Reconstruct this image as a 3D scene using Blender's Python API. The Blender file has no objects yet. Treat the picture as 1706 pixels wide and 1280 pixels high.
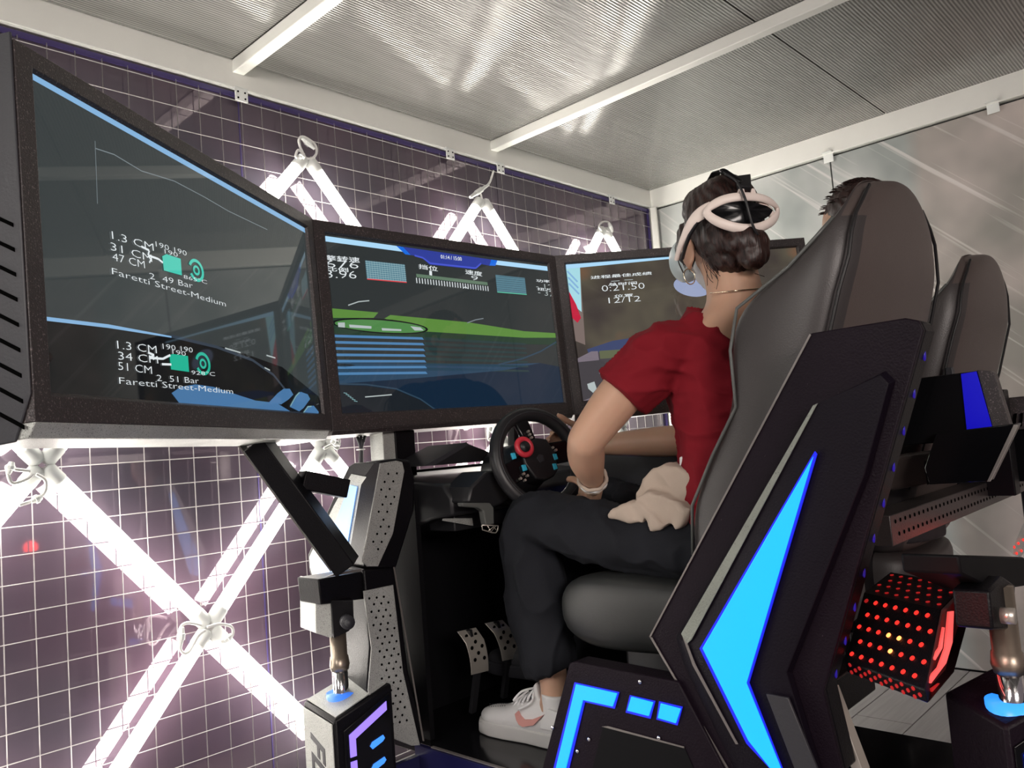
import bpy, bmesh, math, random
from mathutils import Vector, Matrix, noise
random.seed(4)
PI = math.pi
C = bpy.context.scene.collection

# ---------------------------------------------------------------- camera, world, light, exposure
cd = bpy.data.cameras.new('camera'); cam = bpy.data.objects.new('camera', cd); C.objects.link(cam)
cd.sensor_width = 36.0; cd.sensor_fit = 'HORIZONTAL'
cd.lens = 1337.262 / 1706 * 36.0
cd.clip_start = 0.02
rt = Vector((0.687694, -0.721844, -0.077578)); up = Vector((-0.001788, -0.108541, 0.994090)); fw = Vector((0.725998, 0.683491, 0.075933))
m3 = Matrix((rt, up, -fw)).transposed()
cam.matrix_world = Matrix.Translation((0, 0, 1.05)) @ m3.to_4x4()
bpy.context.scene.camera = cam
sc = bpy.context.scene
sc.view_settings.view_transform = 'Standard'; sc.view_settings.look = 'None'
sc.view_settings.gamma = 1.0; sc.view_settings.use_curve_mapping = False
sc.view_settings.exposure = 0.32
w = bpy.data.worlds.new('world'); sc.world = w; w.use_nodes = True
w.node_tree.nodes['Background'].inputs[0].default_value = (0.50, 0.42, 0.44, 1)
w.node_tree.nodes['Background'].inputs[1].default_value = 0.27
TUBE_POWER = 19.0

def area(name, loc, target, size, power, col):
    l = bpy.data.lights.new(name, 'AREA'); l.shape = 'RECTANGLE'; l.size, l.size_y = size; l.energy = power; l.color = col
    o = bpy.data.objects.new(name, l); C.objects.link(o); o.location = loc
    o.rotation_euler = (Vector(target) - Vector(loc)).to_track_quat('-Z', 'Y').to_euler(); return o
area('hall_light', (-1.15, -3.0, 2.05), (1.7, 1.0, 1.4), (1.8, 0.8), 95, (1.0, 0.90, 0.84))
area('hall_light', (-2.2, 0.6, 2.9), (1.5, 1.6, 0.8), (1.0, 1.6), 80, (1.0, 0.96, 0.90))

# ---------------------------------------------------------------- materials
def lin(c):
    c = c / 255.0
    return c / 12.92 if c <= 0.04045 else ((c + 0.055) / 1.055) ** 2.4
def rgb(r, g, b): return (lin(r), lin(g), lin(b), 1)
MATS = {}
def mat(name, col, rough=0.5, metal=0.0, emit=None, estr=0.0, spec=0.5, bump=None, speck=None, mott=0.0, coat=0.0, ior=None):
    """bump=(scale,strength), speck=(colour,scale,threshold), mott = brightness variation of the colour"""
    if name in MATS: return MATS[name]
    estr = estr * 0.82 if estr < 5 else estr
    m = bpy.data.materials.new(name); m.use_nodes = True; nt = m.node_tree; b = nt.nodes['Principled BSDF']
    b.inputs['Base Color'].default_value = col; b.inputs['Roughness'].default_value = rough; b.inputs['Metallic'].default_value = metal
    b.inputs['Specular IOR Level'].default_value = spec
    if ior: b.inputs['IOR'].default_value = ior
    if coat: b.inputs['Coat Weight'].default_value = coat; b.inputs['Coat Roughness'].default_value = 0.08
    if emit: b.inputs['Emission Color'].default_value = emit; b.inputs['Emission Strength'].default_value = estr
    tc = nt.nodes.new('ShaderNodeTexCoord')
    if mott or speck:
        n = nt.nodes.new('ShaderNodeTexNoise'); n.inputs['Scale'].default_value = 9.0; n.inputs['Detail'].default_value = 6
        nt.links.new(tc.outputs['Object'], n.inputs['Vector'])
        mx = nt.nodes.new('ShaderNodeMix'); mx.data_type = 'RGBA'
        mx.inputs[6].default_value = tuple(c * (1 - mott) for c in col[:3]) + (1,)
        mx.inputs[7].default_value = tuple(min(1, c * (1 + mott)) for c in col[:3]) + (1,)
        nt.links.new(n.outputs['Fac'], mx.inputs[0]); out = mx.outputs[2]
        if speck:
            n2 = nt.nodes.new('ShaderNodeTexNoise'); n2.inputs['Scale'].default_value = speck[1]; n2.inputs['Detail'].default_value = 3
            nt.links.new(tc.outputs['Object'], n2.inputs['Vector'])
            r = nt.nodes.new('ShaderNodeMapRange'); r.inputs[1].default_value = speck[2]; r.inputs[2].default_value = speck[2] + 0.06
            nt.links.new(n2.outputs['Fac'], r.inputs[0])
            m2 = nt.nodes.new('ShaderNodeMix'); m2.data_type = 'RGBA'; nt.links.new(r.outputs[0], m2.inputs[0])
            nt.links.new(out, m2.inputs[6]); m2.inputs[7].default_value = speck[0]; out = m2.outputs[2]
        nt.links.new(out, b.inputs['Base Color'])
    if bump:
        n3 = nt.nodes.new('ShaderNodeTexNoise'); n3.inputs['Scale'].default_value = bump[0]; n3.inputs['Detail'].default_value = 4
        nt.links.new(tc.outputs['Object'], n3.inputs['Vector'])
        bp = nt.nodes.new('ShaderNodeBump'); bp.inputs['Strength'].default_value = bump[1]; bp.inputs['Distance'].default_value = 0.004
        nt.links.new(n3.outputs['Fac'], bp.inputs['Height']); nt.links.new(bp.outputs[0], b.inputs['Normal'])
    MATS[name] = m; return m

white_paint = mat('white_paint', (0.78, 0.78, 0.74, 1), 0.45, bump=(60, 0.1), mott=0.05)
wire_steel = mat('wire_steel', (0.30, 0.28, 0.28, 1), 0.45, 0.4)
tube_glow = mat('tube_glow', (1, 1, 1, 1), 0.4, emit=(1.0, 0.955, 0.86, 1), estr=TUBE_POWER)
cap_plastic = mat('cap_plastic', (0.78, 0.80, 0.78, 1), 0.5)
cable_white = mat('cable_white', (0.80, 0.80, 0.78, 1), 0.5)
black_paint = mat('black_paint', (0.004, 0.0036, 0.005, 1), 0.40, spec=0.20, bump=(320, 0.22), mott=0.2)
black_gloss = mat('black_gloss', (0.005, 0.005, 0.006, 1), 0.15, spec=0.3)
black_plastic = mat('black_plastic', (0.012, 0.012, 0.014, 1), 0.42)
footwell_black = mat('footwell_black', (0.003, 0.003, 0.004, 1), 0.6, spec=0.15)
bezel_mat = mat('bezel_brown_black', (0.038, 0.031, 0.032, 1), 0.36, bump=(420, 0.30), speck=((0.16, 0.13, 0.13, 1), 330, 0.60), mott=0.15)
speckle_grey = mat('speckled_grey_lit', (0.42, 0.43, 0.41, 1), 0.33, 0.3, bump=(420, 0.5), speck=((0.05, 0.05, 0.05, 1), 620, 0.60), mott=0.35)  # grey base also carries light caught by the plates' glossy black paint
case_grey = mat('case_grey', (0.030, 0.030, 0.036, 1), 0.45, bump=(200, 0.1))
plum_paint = mat('plum_black_paint', (0.0085, 0.0048, 0.009, 1), 0.45, 0.0, spec=0.12, bump=(240, 0.25), speck=((0.10, 0.08, 0.09, 1), 160, 0.74), mott=0.25)
worn_edge = mat('worn_grey_edge', (0.22, 0.24, 0.21, 1), 0.45, 0.2, bump=(300, 0.4), speck=((0.06, 0.06, 0.06, 1), 420, 0.66), mott=0.25)
worn_thin = mat('worn_metal_line', (0.22, 0.20, 0.19, 1), 0.4, 0.5)
leather = mat('dark_leather', (0.024, 0.025, 0.025, 1), 0.40, bump=(500, 0.12), mott=0.15)
leather_br = mat('brown_grey_leather', (0.085, 0.066, 0.061, 1), 0.42, bump=(350, 0.12), mott=0.12)
leather_side = mat('side_grey_leather', (0.046, 0.040, 0.040, 1), 0.42, bump=(350, 0.12), mott=0.12)
blue_led = mat('cyan_blue_led', (0.0, 0.2, 0.6, 1), 0.3, emit=(0.016, 0.40, 1.0, 1), estr=1.12)
blue_edge = mat('deep_blue_edge', (0.0, 0.0, 0.3, 1), 0.3, emit=(0.02, 0.03, 0.9, 1), estr=0.8)
blue_dot = mat('indigo_dot', (0.0, 0.0, 0.2, 1), 0.3, emit=(0.05, 0.02, 0.45, 1), estr=0.35)
ice_led = mat('ice_blue_panel', (0.3, 0.5, 0.8, 1), 0.3, emit=(0.16, 0.40, 0.95, 1), estr=0.8)
violet_led = mat('violet_led', (0.2, 0.15, 0.6, 1), 0.3, emit=(0.32, 0.20, 0.95, 1), estr=1.0)
red_led = mat('red_led', (0.5, 0.02, 0.02, 1), 0.3, emit=(1.0, 0.03, 0.02, 1), estr=1.2)
red_dim = mat('dim_red_led', (0.3, 0.02, 0.02, 1), 0.3, emit=(0.7, 0.02, 0.02, 1), estr=0.45)
red_hot = mat('hot_red_led', (1, 0.2, 0.1, 1), 0.3, emit=(1.0, 0.22, 0.05, 1), estr=4.0)
pink_led = mat('pink_red_led', (0.8, 0.1, 0.1, 1), 0.3, emit=(1.0, 0.10, 0.09, 1), estr=0.95)
chrome = mat('chrome', (0.75, 0.75, 0.76, 1), 0.12, 1.0)
bronze = mat('bronze_sleeve', (0.30, 0.25, 0.20, 1), 0.35, 0.8, bump=(80, 0.1))
steel = mat('brushed_steel', (0.62, 0.58, 0.52, 1), 0.32, 0.7)
hole = mat('hole_black', (0.002, 0.002, 0.002, 1), 0.9, spec=0.0)
red_cloth = mat('dark_red_jersey', (0.20, 0.008, 0.016, 1), 0.85, bump=(700, 0.15), mott=0.08, spec=0.2)
denim = mat('black_denim', (0.0095, 0.0105, 0.0145, 1), 0.85, bump=(600, 0.25), mott=0.25, spec=0.25)
skin = mat('skin', (0.54, 0.325, 0.225, 1), 0.48, bump=(120, 0.05), mott=0.06)
skin.node_tree.nodes['Principled BSDF'].inputs['Subsurface Weight'].default_value = 0.12
skin.node_tree.nodes['Principled BSDF'].inputs['Subsurface Scale'].default_value = 0.01
beige_cloth = mat('beige_cloth', (0.44, 0.36, 0.30, 1), 0.9, bump=(500, 0.2), mott=0.08, spec=0.2)
white_cloth = mat('white_cloth', (0.75, 0.75, 0.76, 1), 0.8)
white_rubber = mat('white_leather', (0.66, 0.65, 0.65, 1), 0.5, bump=(250, 0.08))
pink_leather = mat('pink_leather', (0.62, 0.30, 0.27, 1), 0.5)
headset_white = mat('headset_cream', (0.88, 0.76, 0.70, 1), 0.4)
gold = mat('pale_gold', (0.80, 0.68, 0.50, 1), 0.18, 1.0)

def hair_mat():
    m = bpy.data.materials.new('dark_brown_hair'); m.use_nodes = True; nt = m.node_tree; b = nt.nodes['Principled BSDF']
    tc = nt.nodes.new('ShaderNodeTexCoord'); mp = nt.nodes.new('ShaderNodeMapping'); mp.inputs['Scale'].default_value = (260, 260, 18)
    mp.inputs['Rotation'].default_value = (0.5, 0.7, 0)
    n = nt.nodes.new('ShaderNodeTexNoise'); n.inputs['Scale'].default_value = 1.0; n.inputs['Detail'].default_value = 5
    nt.links.new(tc.outputs['Object'], mp.inputs[0]); nt.links.new(mp.outputs[0], n.inputs['Vector'])
    r = nt.nodes.new('ShaderNodeValToRGB'); r.color_ramp.elements[0].color = (0.005, 0.0022, 0.0022, 1); r.color_ramp.elements[1].color = (0.050, 0.019, 0.015, 1)
    r.color_ramp.elements[0].position = 0.35; r.color_ramp.elements[1].position = 0.75
    nt.links.new(n.outputs['Fac'], r.inputs[0]); nt.links.new(r.outputs[0], b.inputs['Base Color'])
    bp = nt.nodes.new('ShaderNodeBump'); bp.inputs['Strength'].default_value = 0.5; bp.inputs['Distance'].default_value = 0.003
    nt.links.new(n.outputs['Fac'], bp.inputs['Height']); nt.links.new(bp.outputs[0], b.inputs['Normal'])
    b.inputs['Roughness'].default_value = 0.42; return m
hair_m = hair_mat()

def ribbed_mat():      # twin-wall sheet: fine ribs running along X
    m = bpy.data.materials.new('ribbed_polycarbonate'); m.use_nodes = True; nt = m.node_tree; b = nt.nodes['Principled BSDF']
    tc = nt.nodes.new('ShaderNodeTexCoord'); sp = nt.nodes.new('ShaderNodeSeparateXYZ'); nt.links.new(tc.outputs['Object'], sp.inputs[0])
    mu = nt.nodes.new('ShaderNodeMath'); mu.operation = 'MULTIPLY'; mu.inputs[1].default_value = 2 * PI / 0.0105; nt.links.new(sp.outputs['Y'], mu.inputs[0])
    sn = nt.nodes.new('ShaderNodeMath'); sn.operation = 'SINE'; nt.links.new(mu.outputs[0], sn.inputs[0])
    nz = nt.nodes.new('ShaderNodeTexNoise'); nz.inputs['Scale'].default_value = 1.0; nz.inputs['Detail'].default_value = 5
    mp = nt.nodes.new('ShaderNodeMapping'); mp.inputs['Scale'].default_value = (3, 130, 1); nt.links.new(tc.outputs['Object'], mp.inputs[0]); nt.links.new(mp.outputs[0], nz.inputs['Vector'])
    ad = nt.nodes.new('ShaderNodeMath'); ad.operation = 'MULTIPLY_ADD'; ad.inputs[1].default_value = 0.8; nt.links.new(nz.outputs['Fac'], ad.inputs[0]); nt.links.new(sn.outputs[0], ad.inputs[2])
    bp = nt.nodes.new('ShaderNodeBump'); bp.inputs['Strength'].default_value = 0.34; bp.inputs['Distance'].default_value = 0.0012
    nt.links.new(ad.outputs[0], bp.inputs['Height']); nt.links.new(bp.outputs[0], b.inputs['Normal'])
    mr = nt.nodes.new('ShaderNodeMapRange'); mr.inputs[1].default_value = -1; mr.inputs[2].default_value = 2.2; nt.links.new(ad.outputs[0], mr.inputs[0])
    cr = nt.nodes.new('ShaderNodeMix'); cr.data_type = 'RGBA'; cr.inputs[6].default_value = (0.06, 0.06, 0.058, 1); cr.inputs[7].default_value = (0.40, 0.395, 0.375, 1)
    nt.links.new(mr.outputs[0], cr.inputs[0]); nt.links.new(cr.outputs[2], b.inputs['Base Color'])
    b.inputs['Roughness'].default_value = 0.13; b.inputs['IOR'].default_value = 1.6; b.inputs['Metallic'].default_value = 0.27
    return m
ribbed = ribbed_mat()

def glass_wall_mat():
    m = bpy.data.materials.new('dark_violet_glass'); m.use_nodes = True; nt = m.node_tree; b = nt.nodes['Principled BSDF']
    tc = nt.nodes.new('ShaderNodeTexCoord'); n = nt.nodes.new('ShaderNodeTexNoise'); n.inputs['Scale'].default_value = 1.6; n.inputs['Detail'].default_value = 3
    nt.links.new(tc.outputs['Object'], n.inputs['Vector'])
    r = nt.nodes.new('ShaderNodeValToRGB'); e = r.color_ramp.elements
    e[0].position = 0.35; e[0].color = (0.050, 0.046, 0.060, 1); e[1].position = 0.7; e[1].color = (0.085, 0.052, 0.075, 1)
    nt.links.new(n.outputs['Fac'], r.inputs[0]); nt.links.new(r.outputs[0], b.inputs['Base Color'])
    b.inputs['Roughness'].default_value = 0.035; b.inputs['IOR'].default_value = 2.0
    b.inputs['Specular Tint'].default_value = (0.95, 0.80, 0.88, 1)
    return m
glass_wall = glass_wall_mat()

def backdrop_mat():     # printed blurred speed-streak backdrop
    m = bpy.data.materials.new('streaked_backdrop_print'); m.use_nodes = True; nt = m.node_tree; b = nt.nodes['Principled BSDF']; L = nt.links.new
    tc = nt.nodes.new('ShaderNodeTexCoord')
    rot = nt.nodes.new('ShaderNodeMapping'); rot.vector_type = 'POINT'; rot.inputs['Rotation'].default_value = (math.radians(-44), 0, 0); L(tc.outputs['Object'], rot.inputs[0])
    scl = nt.nodes.new('ShaderNodeMapping'); scl.inputs['Scale'].default_value = (1, 1.1, 42); L(rot.outputs[0], scl.inputs[0])
    n = nt.nodes.new('ShaderNodeTexNoise'); n.inputs['Scale'].default_value = 1.0; n.inputs['Detail'].default_value = 2; L(scl.outputs[0], n.inputs['Vector'])
    st = nt.nodes.new('ShaderNodeMapRange'); st.inputs[1].default_value = 0.60; st.inputs[2].default_value = 0.72; L(n.outputs['Fac'], st.inputs[0])
    big = nt.nodes.new('ShaderNodeTexNoise'); big.inputs['Scale'].default_value = 2.1; big.inputs['Detail'].default_value = 3; L(tc.outputs['Object'], big.inputs['Vector'])
    r = nt.nodes.new('ShaderNodeValToRGB'); e = r.color_ramp.elements; e[0].position = 0.35; e[0].color = (0.24, 0.27, 0.26, 1); e[1].position = 0.68; e[1].color = (0.55, 0.56, 0.55, 1)
    L(big.outputs['Fac'], r.inputs[0])
    sp = nt.nodes.new('ShaderNodeSeparateXYZ'); L(tc.outputs['Object'], sp.inputs[0])
    wm = nt.nodes.new('ShaderNodeMapRange'); wm.inputs[1].default_value = 1.02; wm.inputs[2].default_value = 0.96; L(sp.outputs['Y'], wm.inputs[0])
    wc = nt.nodes.new('ShaderNodeMix'); wc.data_type = 'RGBA'; wc.blend_type = 'MULTIPLY'; wc.inputs[7].default_value = (1.05, 0.90, 0.86, 1); L(wm.outputs[0], wc.inputs[0]); L(r.outputs[0], wc.inputs[6])
    mul = nt.nodes.new('ShaderNodeMath'); mul.operation = 'MULTIPLY'; L(st.outputs[0], mul.inputs[0]); mul.inputs[1].default_value = 0.6
    mx = nt.nodes.new('ShaderNodeMix'); mx.data_type = 'RGBA'; L(mul.outputs[0], mx.inputs[0]); L(wc.outputs[2], mx.inputs[6]); mx.inputs[7].default_value = (0.72, 0.70, 0.68, 1)
    L(mx.outputs[2], b.inputs['Base Color']); b.inputs['Roughness'].default_value = 0.5; return m
backdrop = backdrop_mat()

def plank_mat():
    m = bpy.data.materials.new('grey_laminate'); m.use_nodes = True; nt = m.node_tree; b = nt.nodes['Principled BSDF']
    tc = nt.nodes.new('ShaderNodeTexCoord'); mp = nt.nodes.new('ShaderNodeMapping'); mp.inputs['Scale'].default_value = (1.5, 30, 1)
    n = nt.nodes.new('ShaderNodeTexNoise'); n.inputs['Scale'].default_value = 2; n.inputs['Detail'].default_value = 6
    nt.links.new(tc.outputs['Object'], mp.inputs[0]); nt.links.new(mp.outputs[0], n.inputs['Vector'])
    r = nt.nodes.new('ShaderNodeValToRGB'); r.color_ramp.elements[0].color = (0.13, 0.12, 0.12, 1); r.color_ramp.elements[1].color = (0.30, 0.28, 0.28, 1)
    nt.links.new(n.outputs['Fac'], r.inputs[0]); nt.links.new(r.outputs[0], b.inputs['Base Color']); b.inputs['Roughness'].default_value = 0.35; return m
plank = plank_mat()

# ---------------------------------------------------------------- mesh helpers
def V(*a): return Vector(a if len(a) == 3 else a[0])
class MB:
    def __init__(s): s.v = []; s.f = []
    def add(s, vs, fs):
        k = len(s.v); s.v += [Vector(p) for p in vs]; s.f += [tuple(i + k for i in q) for q in fs]; return s
    def box(s, a, b):
        (x0, y0, z0), (x1, y1, z1) = a, b
        return s.add([(x0, y0, z0), (x1, y0, z0), (x1, y1, z0), (x0, y1, z0), (x0, y0, z1), (x1, y0, z1), (x1, y1, z1), (x0, y1, z1)],
                     [(3, 2, 1, 0), (4, 5, 6, 7), (0, 1, 5, 4), (1, 2, 6, 5), (2, 3, 7, 6), (3, 0, 4, 7)])
    def obox(s, o, a, b, c):          # corner o and three edge vectors
        o, a, b, c = map(Vector, (o, a, b, c))
        return s.add([o, o + a, o + a + b, o + b, o + c, o + a + c, o + a + b + c, o + b + c],
                     [(3, 2, 1, 0), (4, 5, 6, 7), (0, 1, 5, 4), (1, 2, 6, 5), (2, 3, 7, 6), (3, 0, 4, 7)])
    def prism(s, pts, ext):
        n = len(pts); e = Vector(ext); p = [Vector(q) for q in pts]
        s.add(p + [q + e for q in p], [tuple(range(n)), tuple(range(2 * n - 1, n - 1, -1))] + [(i, i + n, (i + 1) % n + n, (i + 1) % n) for i in range(n)]); return s
    def poly(s, pts): return s.add(pts, [tuple(range(len(pts)))])
    def bar(s, a, b, w, h, up=(0, 0, 1)):
        a, b = Vector(a), Vector(b); d = (b - a).normalized(); x = d.cross(Vector(up)).normalized(); y = x.cross(d)
        return s.obox(a - x * w / 2 - y * h / 2, x * w, y * h, b - a)
    def tube(s, pts, r, n=8, cap=True, closed=False):
        pts = [Vector(p) for p in pts]; m = len(pts); R = r if isinstance(r, (list, tuple)) else [r] * m
        k = len(s.v); prev = None
        for i, p in enumerate(pts):
            if closed: t = (pts[(i + 1) % m] - pts[i - 1]).normalized()
            else: t = (pts[min(i + 1, m - 1)] - pts[max(i - 1, 0)]).normalized()
            if prev is None:
                x = t.orthogonal().normalized()
            else:
                x = (prev - t * prev.dot(t)).normalized()
            prev = x; y = t.cross(x)
            for j in range(n):
                a = 2 * PI * j / n; s.v.append(p + (x * math.cos(a) + y * math.sin(a)) * R[i])
        for i in range(m if closed else m - 1):
            for j in range(n):
                a = k + i * n + j; b = k + i * n + (j + 1) % n; c = k + ((i + 1) % m) * n
                s.f.append((a, b, c + (j + 1) % n, c + j))
        if cap and not closed:
            s.f.append(tuple(k + j for j in range(n))[::-1]); s.f.append(tuple(k + (m - 1) * n + j for j in range(n)))
        return s
    def cyl(s, a, b, r, n=16, r2=None): return s.tube([a, b], [r, r if r2 is None else r2], n)
    def ell(s, c, r, n=16, rotm=None):
        k = len(s.v); c = Vector(c); m = n // 2 + 2
        for i in range(m):
            th = PI * (i + .5) / m
            for j in range(n):
                ph = 2 * PI * j / n
                q = Vector((math.sin(th) * math.cos(ph) * r[0], math.sin(th) * math.sin(ph) * r[1], math.cos(th) * r[2]))
                s.v.append(c + (rotm @ q if rotm else q))
        for i in range(m - 1):
            for j in range(n):
                s.f.append((k + i * n + j, k + (i + 1) * n + j, k + (i + 1) * n + (j + 1) % n, k + i * n + (j + 1) % n))
        s.f.append(tuple(k + j for j in range(n))); s.f.append(tuple(k + (m - 1) * n + j for j in range(n))[::-1]); return s
    def rings(s, rings, cap=True):     # list of equal-length point loops
        k = len(s.v); n = len(rings[0])
        for r in rings: s.v += [Vector(p) for p in r]
        for i in range(len(rings) - 1):
            for j in range(n):
                a = k + i * n
                s.f.append((a + j, a + (j + 1) % n, a + n + (j + 1) % n, a + n + j))
        if cap:
            s.f.append(tuple(k + j for j in range(n))[::-1]); s.f.append(tuple(k + (len(rings) - 1) * n + j for j in range(n)))
        return s
    def loft(s, secs, n=18):           # secs: (centre, side vector, front vector) elliptical sections, smoothly interpolated
        out = []
        S = [[Vector(a) for a in q] for q in secs]; m = len(S)
        def cr(p0, p1, p2, p3, t): return 0.5 * ((2 * p1) + (p2 - p0) * t + (2 * p0 - 5 * p1 + 4 * p2 - p3) * t * t + (3 * p1 - p0 - 3 * p2 + p3) * t ** 3)
        for i in range(m - 1):
            for q in range(4):
                t = q / 4; out.append([cr(S[max(i - 1, 0)][j], S[i][j], S[i + 1][j], S[min(i + 2, m - 1)][j], t) for j in range(3)])
        out.append(S[-1])
        return s.rings([[c + a * math.cos(2 * PI * j / n) + b * math.sin(2 * PI * j / n) for j in range(n)] for c, a, b in out])
    def mesh(s, name, off=Vector((0, 0, 0))):
        me = bpy.data.meshes.new(name); me.from_pydata([p - off for p in s.v], [], s.f)
        bm = bmesh.new(); bm.from_mesh(me); bmesh.ops.recalc_face_normals(bm, faces=bm.faces); bm.to_mesh(me); bm.free(); return me
    def build(s, name, m, parent=None, smooth=False, bevel=0.0, seg=2):
        off = root_of(parent)
        me = s.mesh(name, off); o = bpy.data.objects.new(name, me); C.objects.link(o)
        me.materials.append(m)
        if parent: o.parent = parent
        if bevel:
            b = o.modifiers.new('bevel', 'BEVEL'); b.width = bevel; b.segments = seg; b.limit_method = 'ANGLE'; b.angle_limit = math.radians(40)
        if smooth or bevel:
            for p in me.polygons: p.use_smooth = True
            if not smooth: me.set_sharp_from_angle(angle=math.radians(35))
        return o
def root_of(p):
    off = Vector((0, 0, 0))
    while p: off += p.location; p = p.parent
    return off
def tag(o, label=None, cat=None, group=None, kind=None):
    if label: o['label'] = label
    if cat: o['category'] = cat
    if group: o['group'] = group
    if kind: o['kind'] = kind
    return o
def thing(name, label, cat, loc, group=None):
    o = bpy.data.objects.new(name, None); o.empty_display_size = 0.05; C.objects.link(o); o.location = loc
    return tag(o, label, cat, group)
def copy_tree(o, parent=None):
    c = o.copy(); C.objects.link(c); c.parent = parent
    for ch in list(o.children): copy_tree(ch, c)
    return c
def struct(o): o['kind'] = 'structure'; return o
def remesh(mb, name, m, parent, voxel=0.006, smooth=6, disp=None, post=None):
    me = mb.mesh(name + '_raw'); t = bpy.data.objects.new('t', me); C.objects.link(t)
    r = t.modifiers.new('r', 'REMESH'); r.mode = 'VOXEL'; r.voxel_size = voxel; r.use_smooth_shade = True
    s = t.modifiers.new('s', 'SMOOTH'); s.factor = 0.6; s.iterations = smooth
    bpy.context.view_layer.update()
    dg = bpy.context.evaluated_depsgraph_get(); ev = t.evaluated_get(dg)
    nm = bpy.data.meshes.new_from_object(ev, depsgraph=dg); nm.name = name
    bpy.data.objects.remove(t); bpy.data.meshes.remove(me)
    off = root_of(parent)
    nrm = [v.normal.copy() for v in nm.vertices]
    for v, n in zip(nm.vertices, nrm):
        p = v.co.copy()
        if disp: p = p + n * disp(p)
        if post: p = post(p)
        v.co = p - off
    nm.materials.clear(); nm.materials.append(m)
    o = bpy.data.objects.new(name, nm); C.objects.link(o); o.parent = parent
    for p in nm.polygons: p.use_smooth = True
    return o

# ================================================================ the booth
struct(MB().box((-3.5, -4.5, -0.05), (6.5, 3.2, 0.0)).build('floor_slab', black_plastic))
bpy.data.objects['floor_slab'].name = 'floor'
fl = bpy.data.objects['floor']
y = -0.9
while y < 2.3:                                   # laminate boards
    for k in range(3):
        x0 = -0.6 + k * 1.4 + (0.7 if int(round(y / 0.19)) % 2 else 0.0)
        MB().box((x0 + .0015, y + .0015, 0.0), (min(x0 + 1.4, 3.6) - .0015, min(y + 0.19, 2.3) - .0015, 0.008)).build('plank', plank, fl, bevel=0.001, seg=1)
    y += 0.19
# back wall of dark glass
wb = struct(MB().box((-1.2, 2.33, 0.0), (3.64, 2.36, 2.45)).build('wall_back', black_plastic))
for x0, x1 in ((-1.2, 0.02), (0.024, 1.262), (1.266, 2.44), (2.444, 3.597)):
    MB().box((x0, 2.297, 0.01), (x1, 2.315, 2.246)).build('glass_panel', glass_wall, wb)
MB().box((3.575, 2.285, 0.0), (3.584, 2.295, 2.24)).box((1.2622, 2.2955, 0), (1.2658, 2.299, 2.24)).box((-1.2, 2.290, 2.225), (3.597, 2.296, 2.240)).build('edge_film', mat('blue_violet_film', (0.05, 0.035, 0.13, 1), 0.3), wb)
# right wall backdrop panels
wr = struct(MB().box((3.64, -2.0, 0.0), (3.67, 2.33, 2.45)).build('wall_right', black_plastic))
for y0, y1 in ((1.335, 2.262), (0.12, 1.328), (-1.09, 0.113), (-2.0, -1.097)):
    MB().box((3.618, y0, 0.01), (3.632, y1, 2.232)).build('backdrop_panel', backdrop, wr)
# ceiling: ribbed sheets between white beams
ce = struct(MB().box((-1.2, -2.0, 2.352), (3.64, 2.34, 2.36)).build('ceiling', mat('sheet_back', (0.25, 0.24, 0.23, 1), 0.6)))
for x0, x1 in ((-1.10, 0.07), (0.11, 1.235), (1.28, 2.40), (2.44, 3.597)):
    for y0, y1 in ((1.072, 2.27), (-0.14, 1.066), (-1.9, -0.146)):
        MB().box((x0, y0, 2.338), (x1, y1, 2.346)).build('ribbed_sheet', ribbed, ce)
def beam(name, a, b): return struct(MB().box(a, b).build(name, white_paint, bevel=0.003))
beam('trim_1', (-1.2, 2.277, 2.248), (3.64, 2.322, 2.345))
beam('trim_2', (3.597, -2.0, 2.242), (3.64, 2.277, 2.345))
beam('trim_3', (1.238, -2.0, 2.297), (1.278, 2.277, 2.338))
beam('trim_4', (2.400, -2.0, 2.297), (2.440, 2.277, 2.338))
beam('trim_5', (0.072, -2.0, 2.297), (0.112, 2.277, 2.338))
beam('trim_6', (3.597, 2.277, 0.0), (3.64, 2.322, 2.248))
beam('trim_7', (3.585, 2.24, 0.0), (3.597, 2.277, 2.242))
beam('trim_8', (-1.2, -2.045, 2.242), (3.64, -2.0, 2.345))
beam('trim_9', (3.597, -2.045, 0.0), (3.64, -2.0, 2.242))
beam('trim_10', (-1.245, -2.045, 2.242), (-1.2, 2.322, 2.345))
beam('trim_11', (-1.245, 2.277, 0.0), (-1.2, 2.322, 2.242))
# brackets under the beams
def bracket(x, y, rz, label, group=None):
    t = thing('corner_bracket', label, 'bracket', (x, y, 2.248), group); 
    MB().box((x - .022, y - .006, 2.205), (x + .022, y - .003, 2.252)).box((x - .022, y - .006, 2.247), (x + .022, y + .02, 2.250)).build('plate', cap_plastic, t, bevel=.001)
    for dx in (-.012, .012):
        for dz in (2.215, 2.235): MB().cyl((x + dx, y - .008, dz), (x + dx, y - .006, dz), .003, 8).build('screw', hole, t)
    if rz:
        t.rotation_euler = (0, 0, rz)
    return t
for x, l in ((1.262, 'white punched bracket under back beam left of first hanging lamp'), (2.157, 'white punched bracket under back beam above the dashed monitor gauge'),
             (2.445, 'white punched bracket where the middle ceiling beam meets the back beam'), (3.238, 'white punched bracket under back beam nearest the room corner')):
    bracket(x, 2.275, 0, l)
b = bracket(3.597, 1.331, PI / 2, 'white bracket over the black joint of the backdrop')
b = bracket(3.597, 0.676, PI / 2, 'white bracket under right beam near the picture edge')
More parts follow.
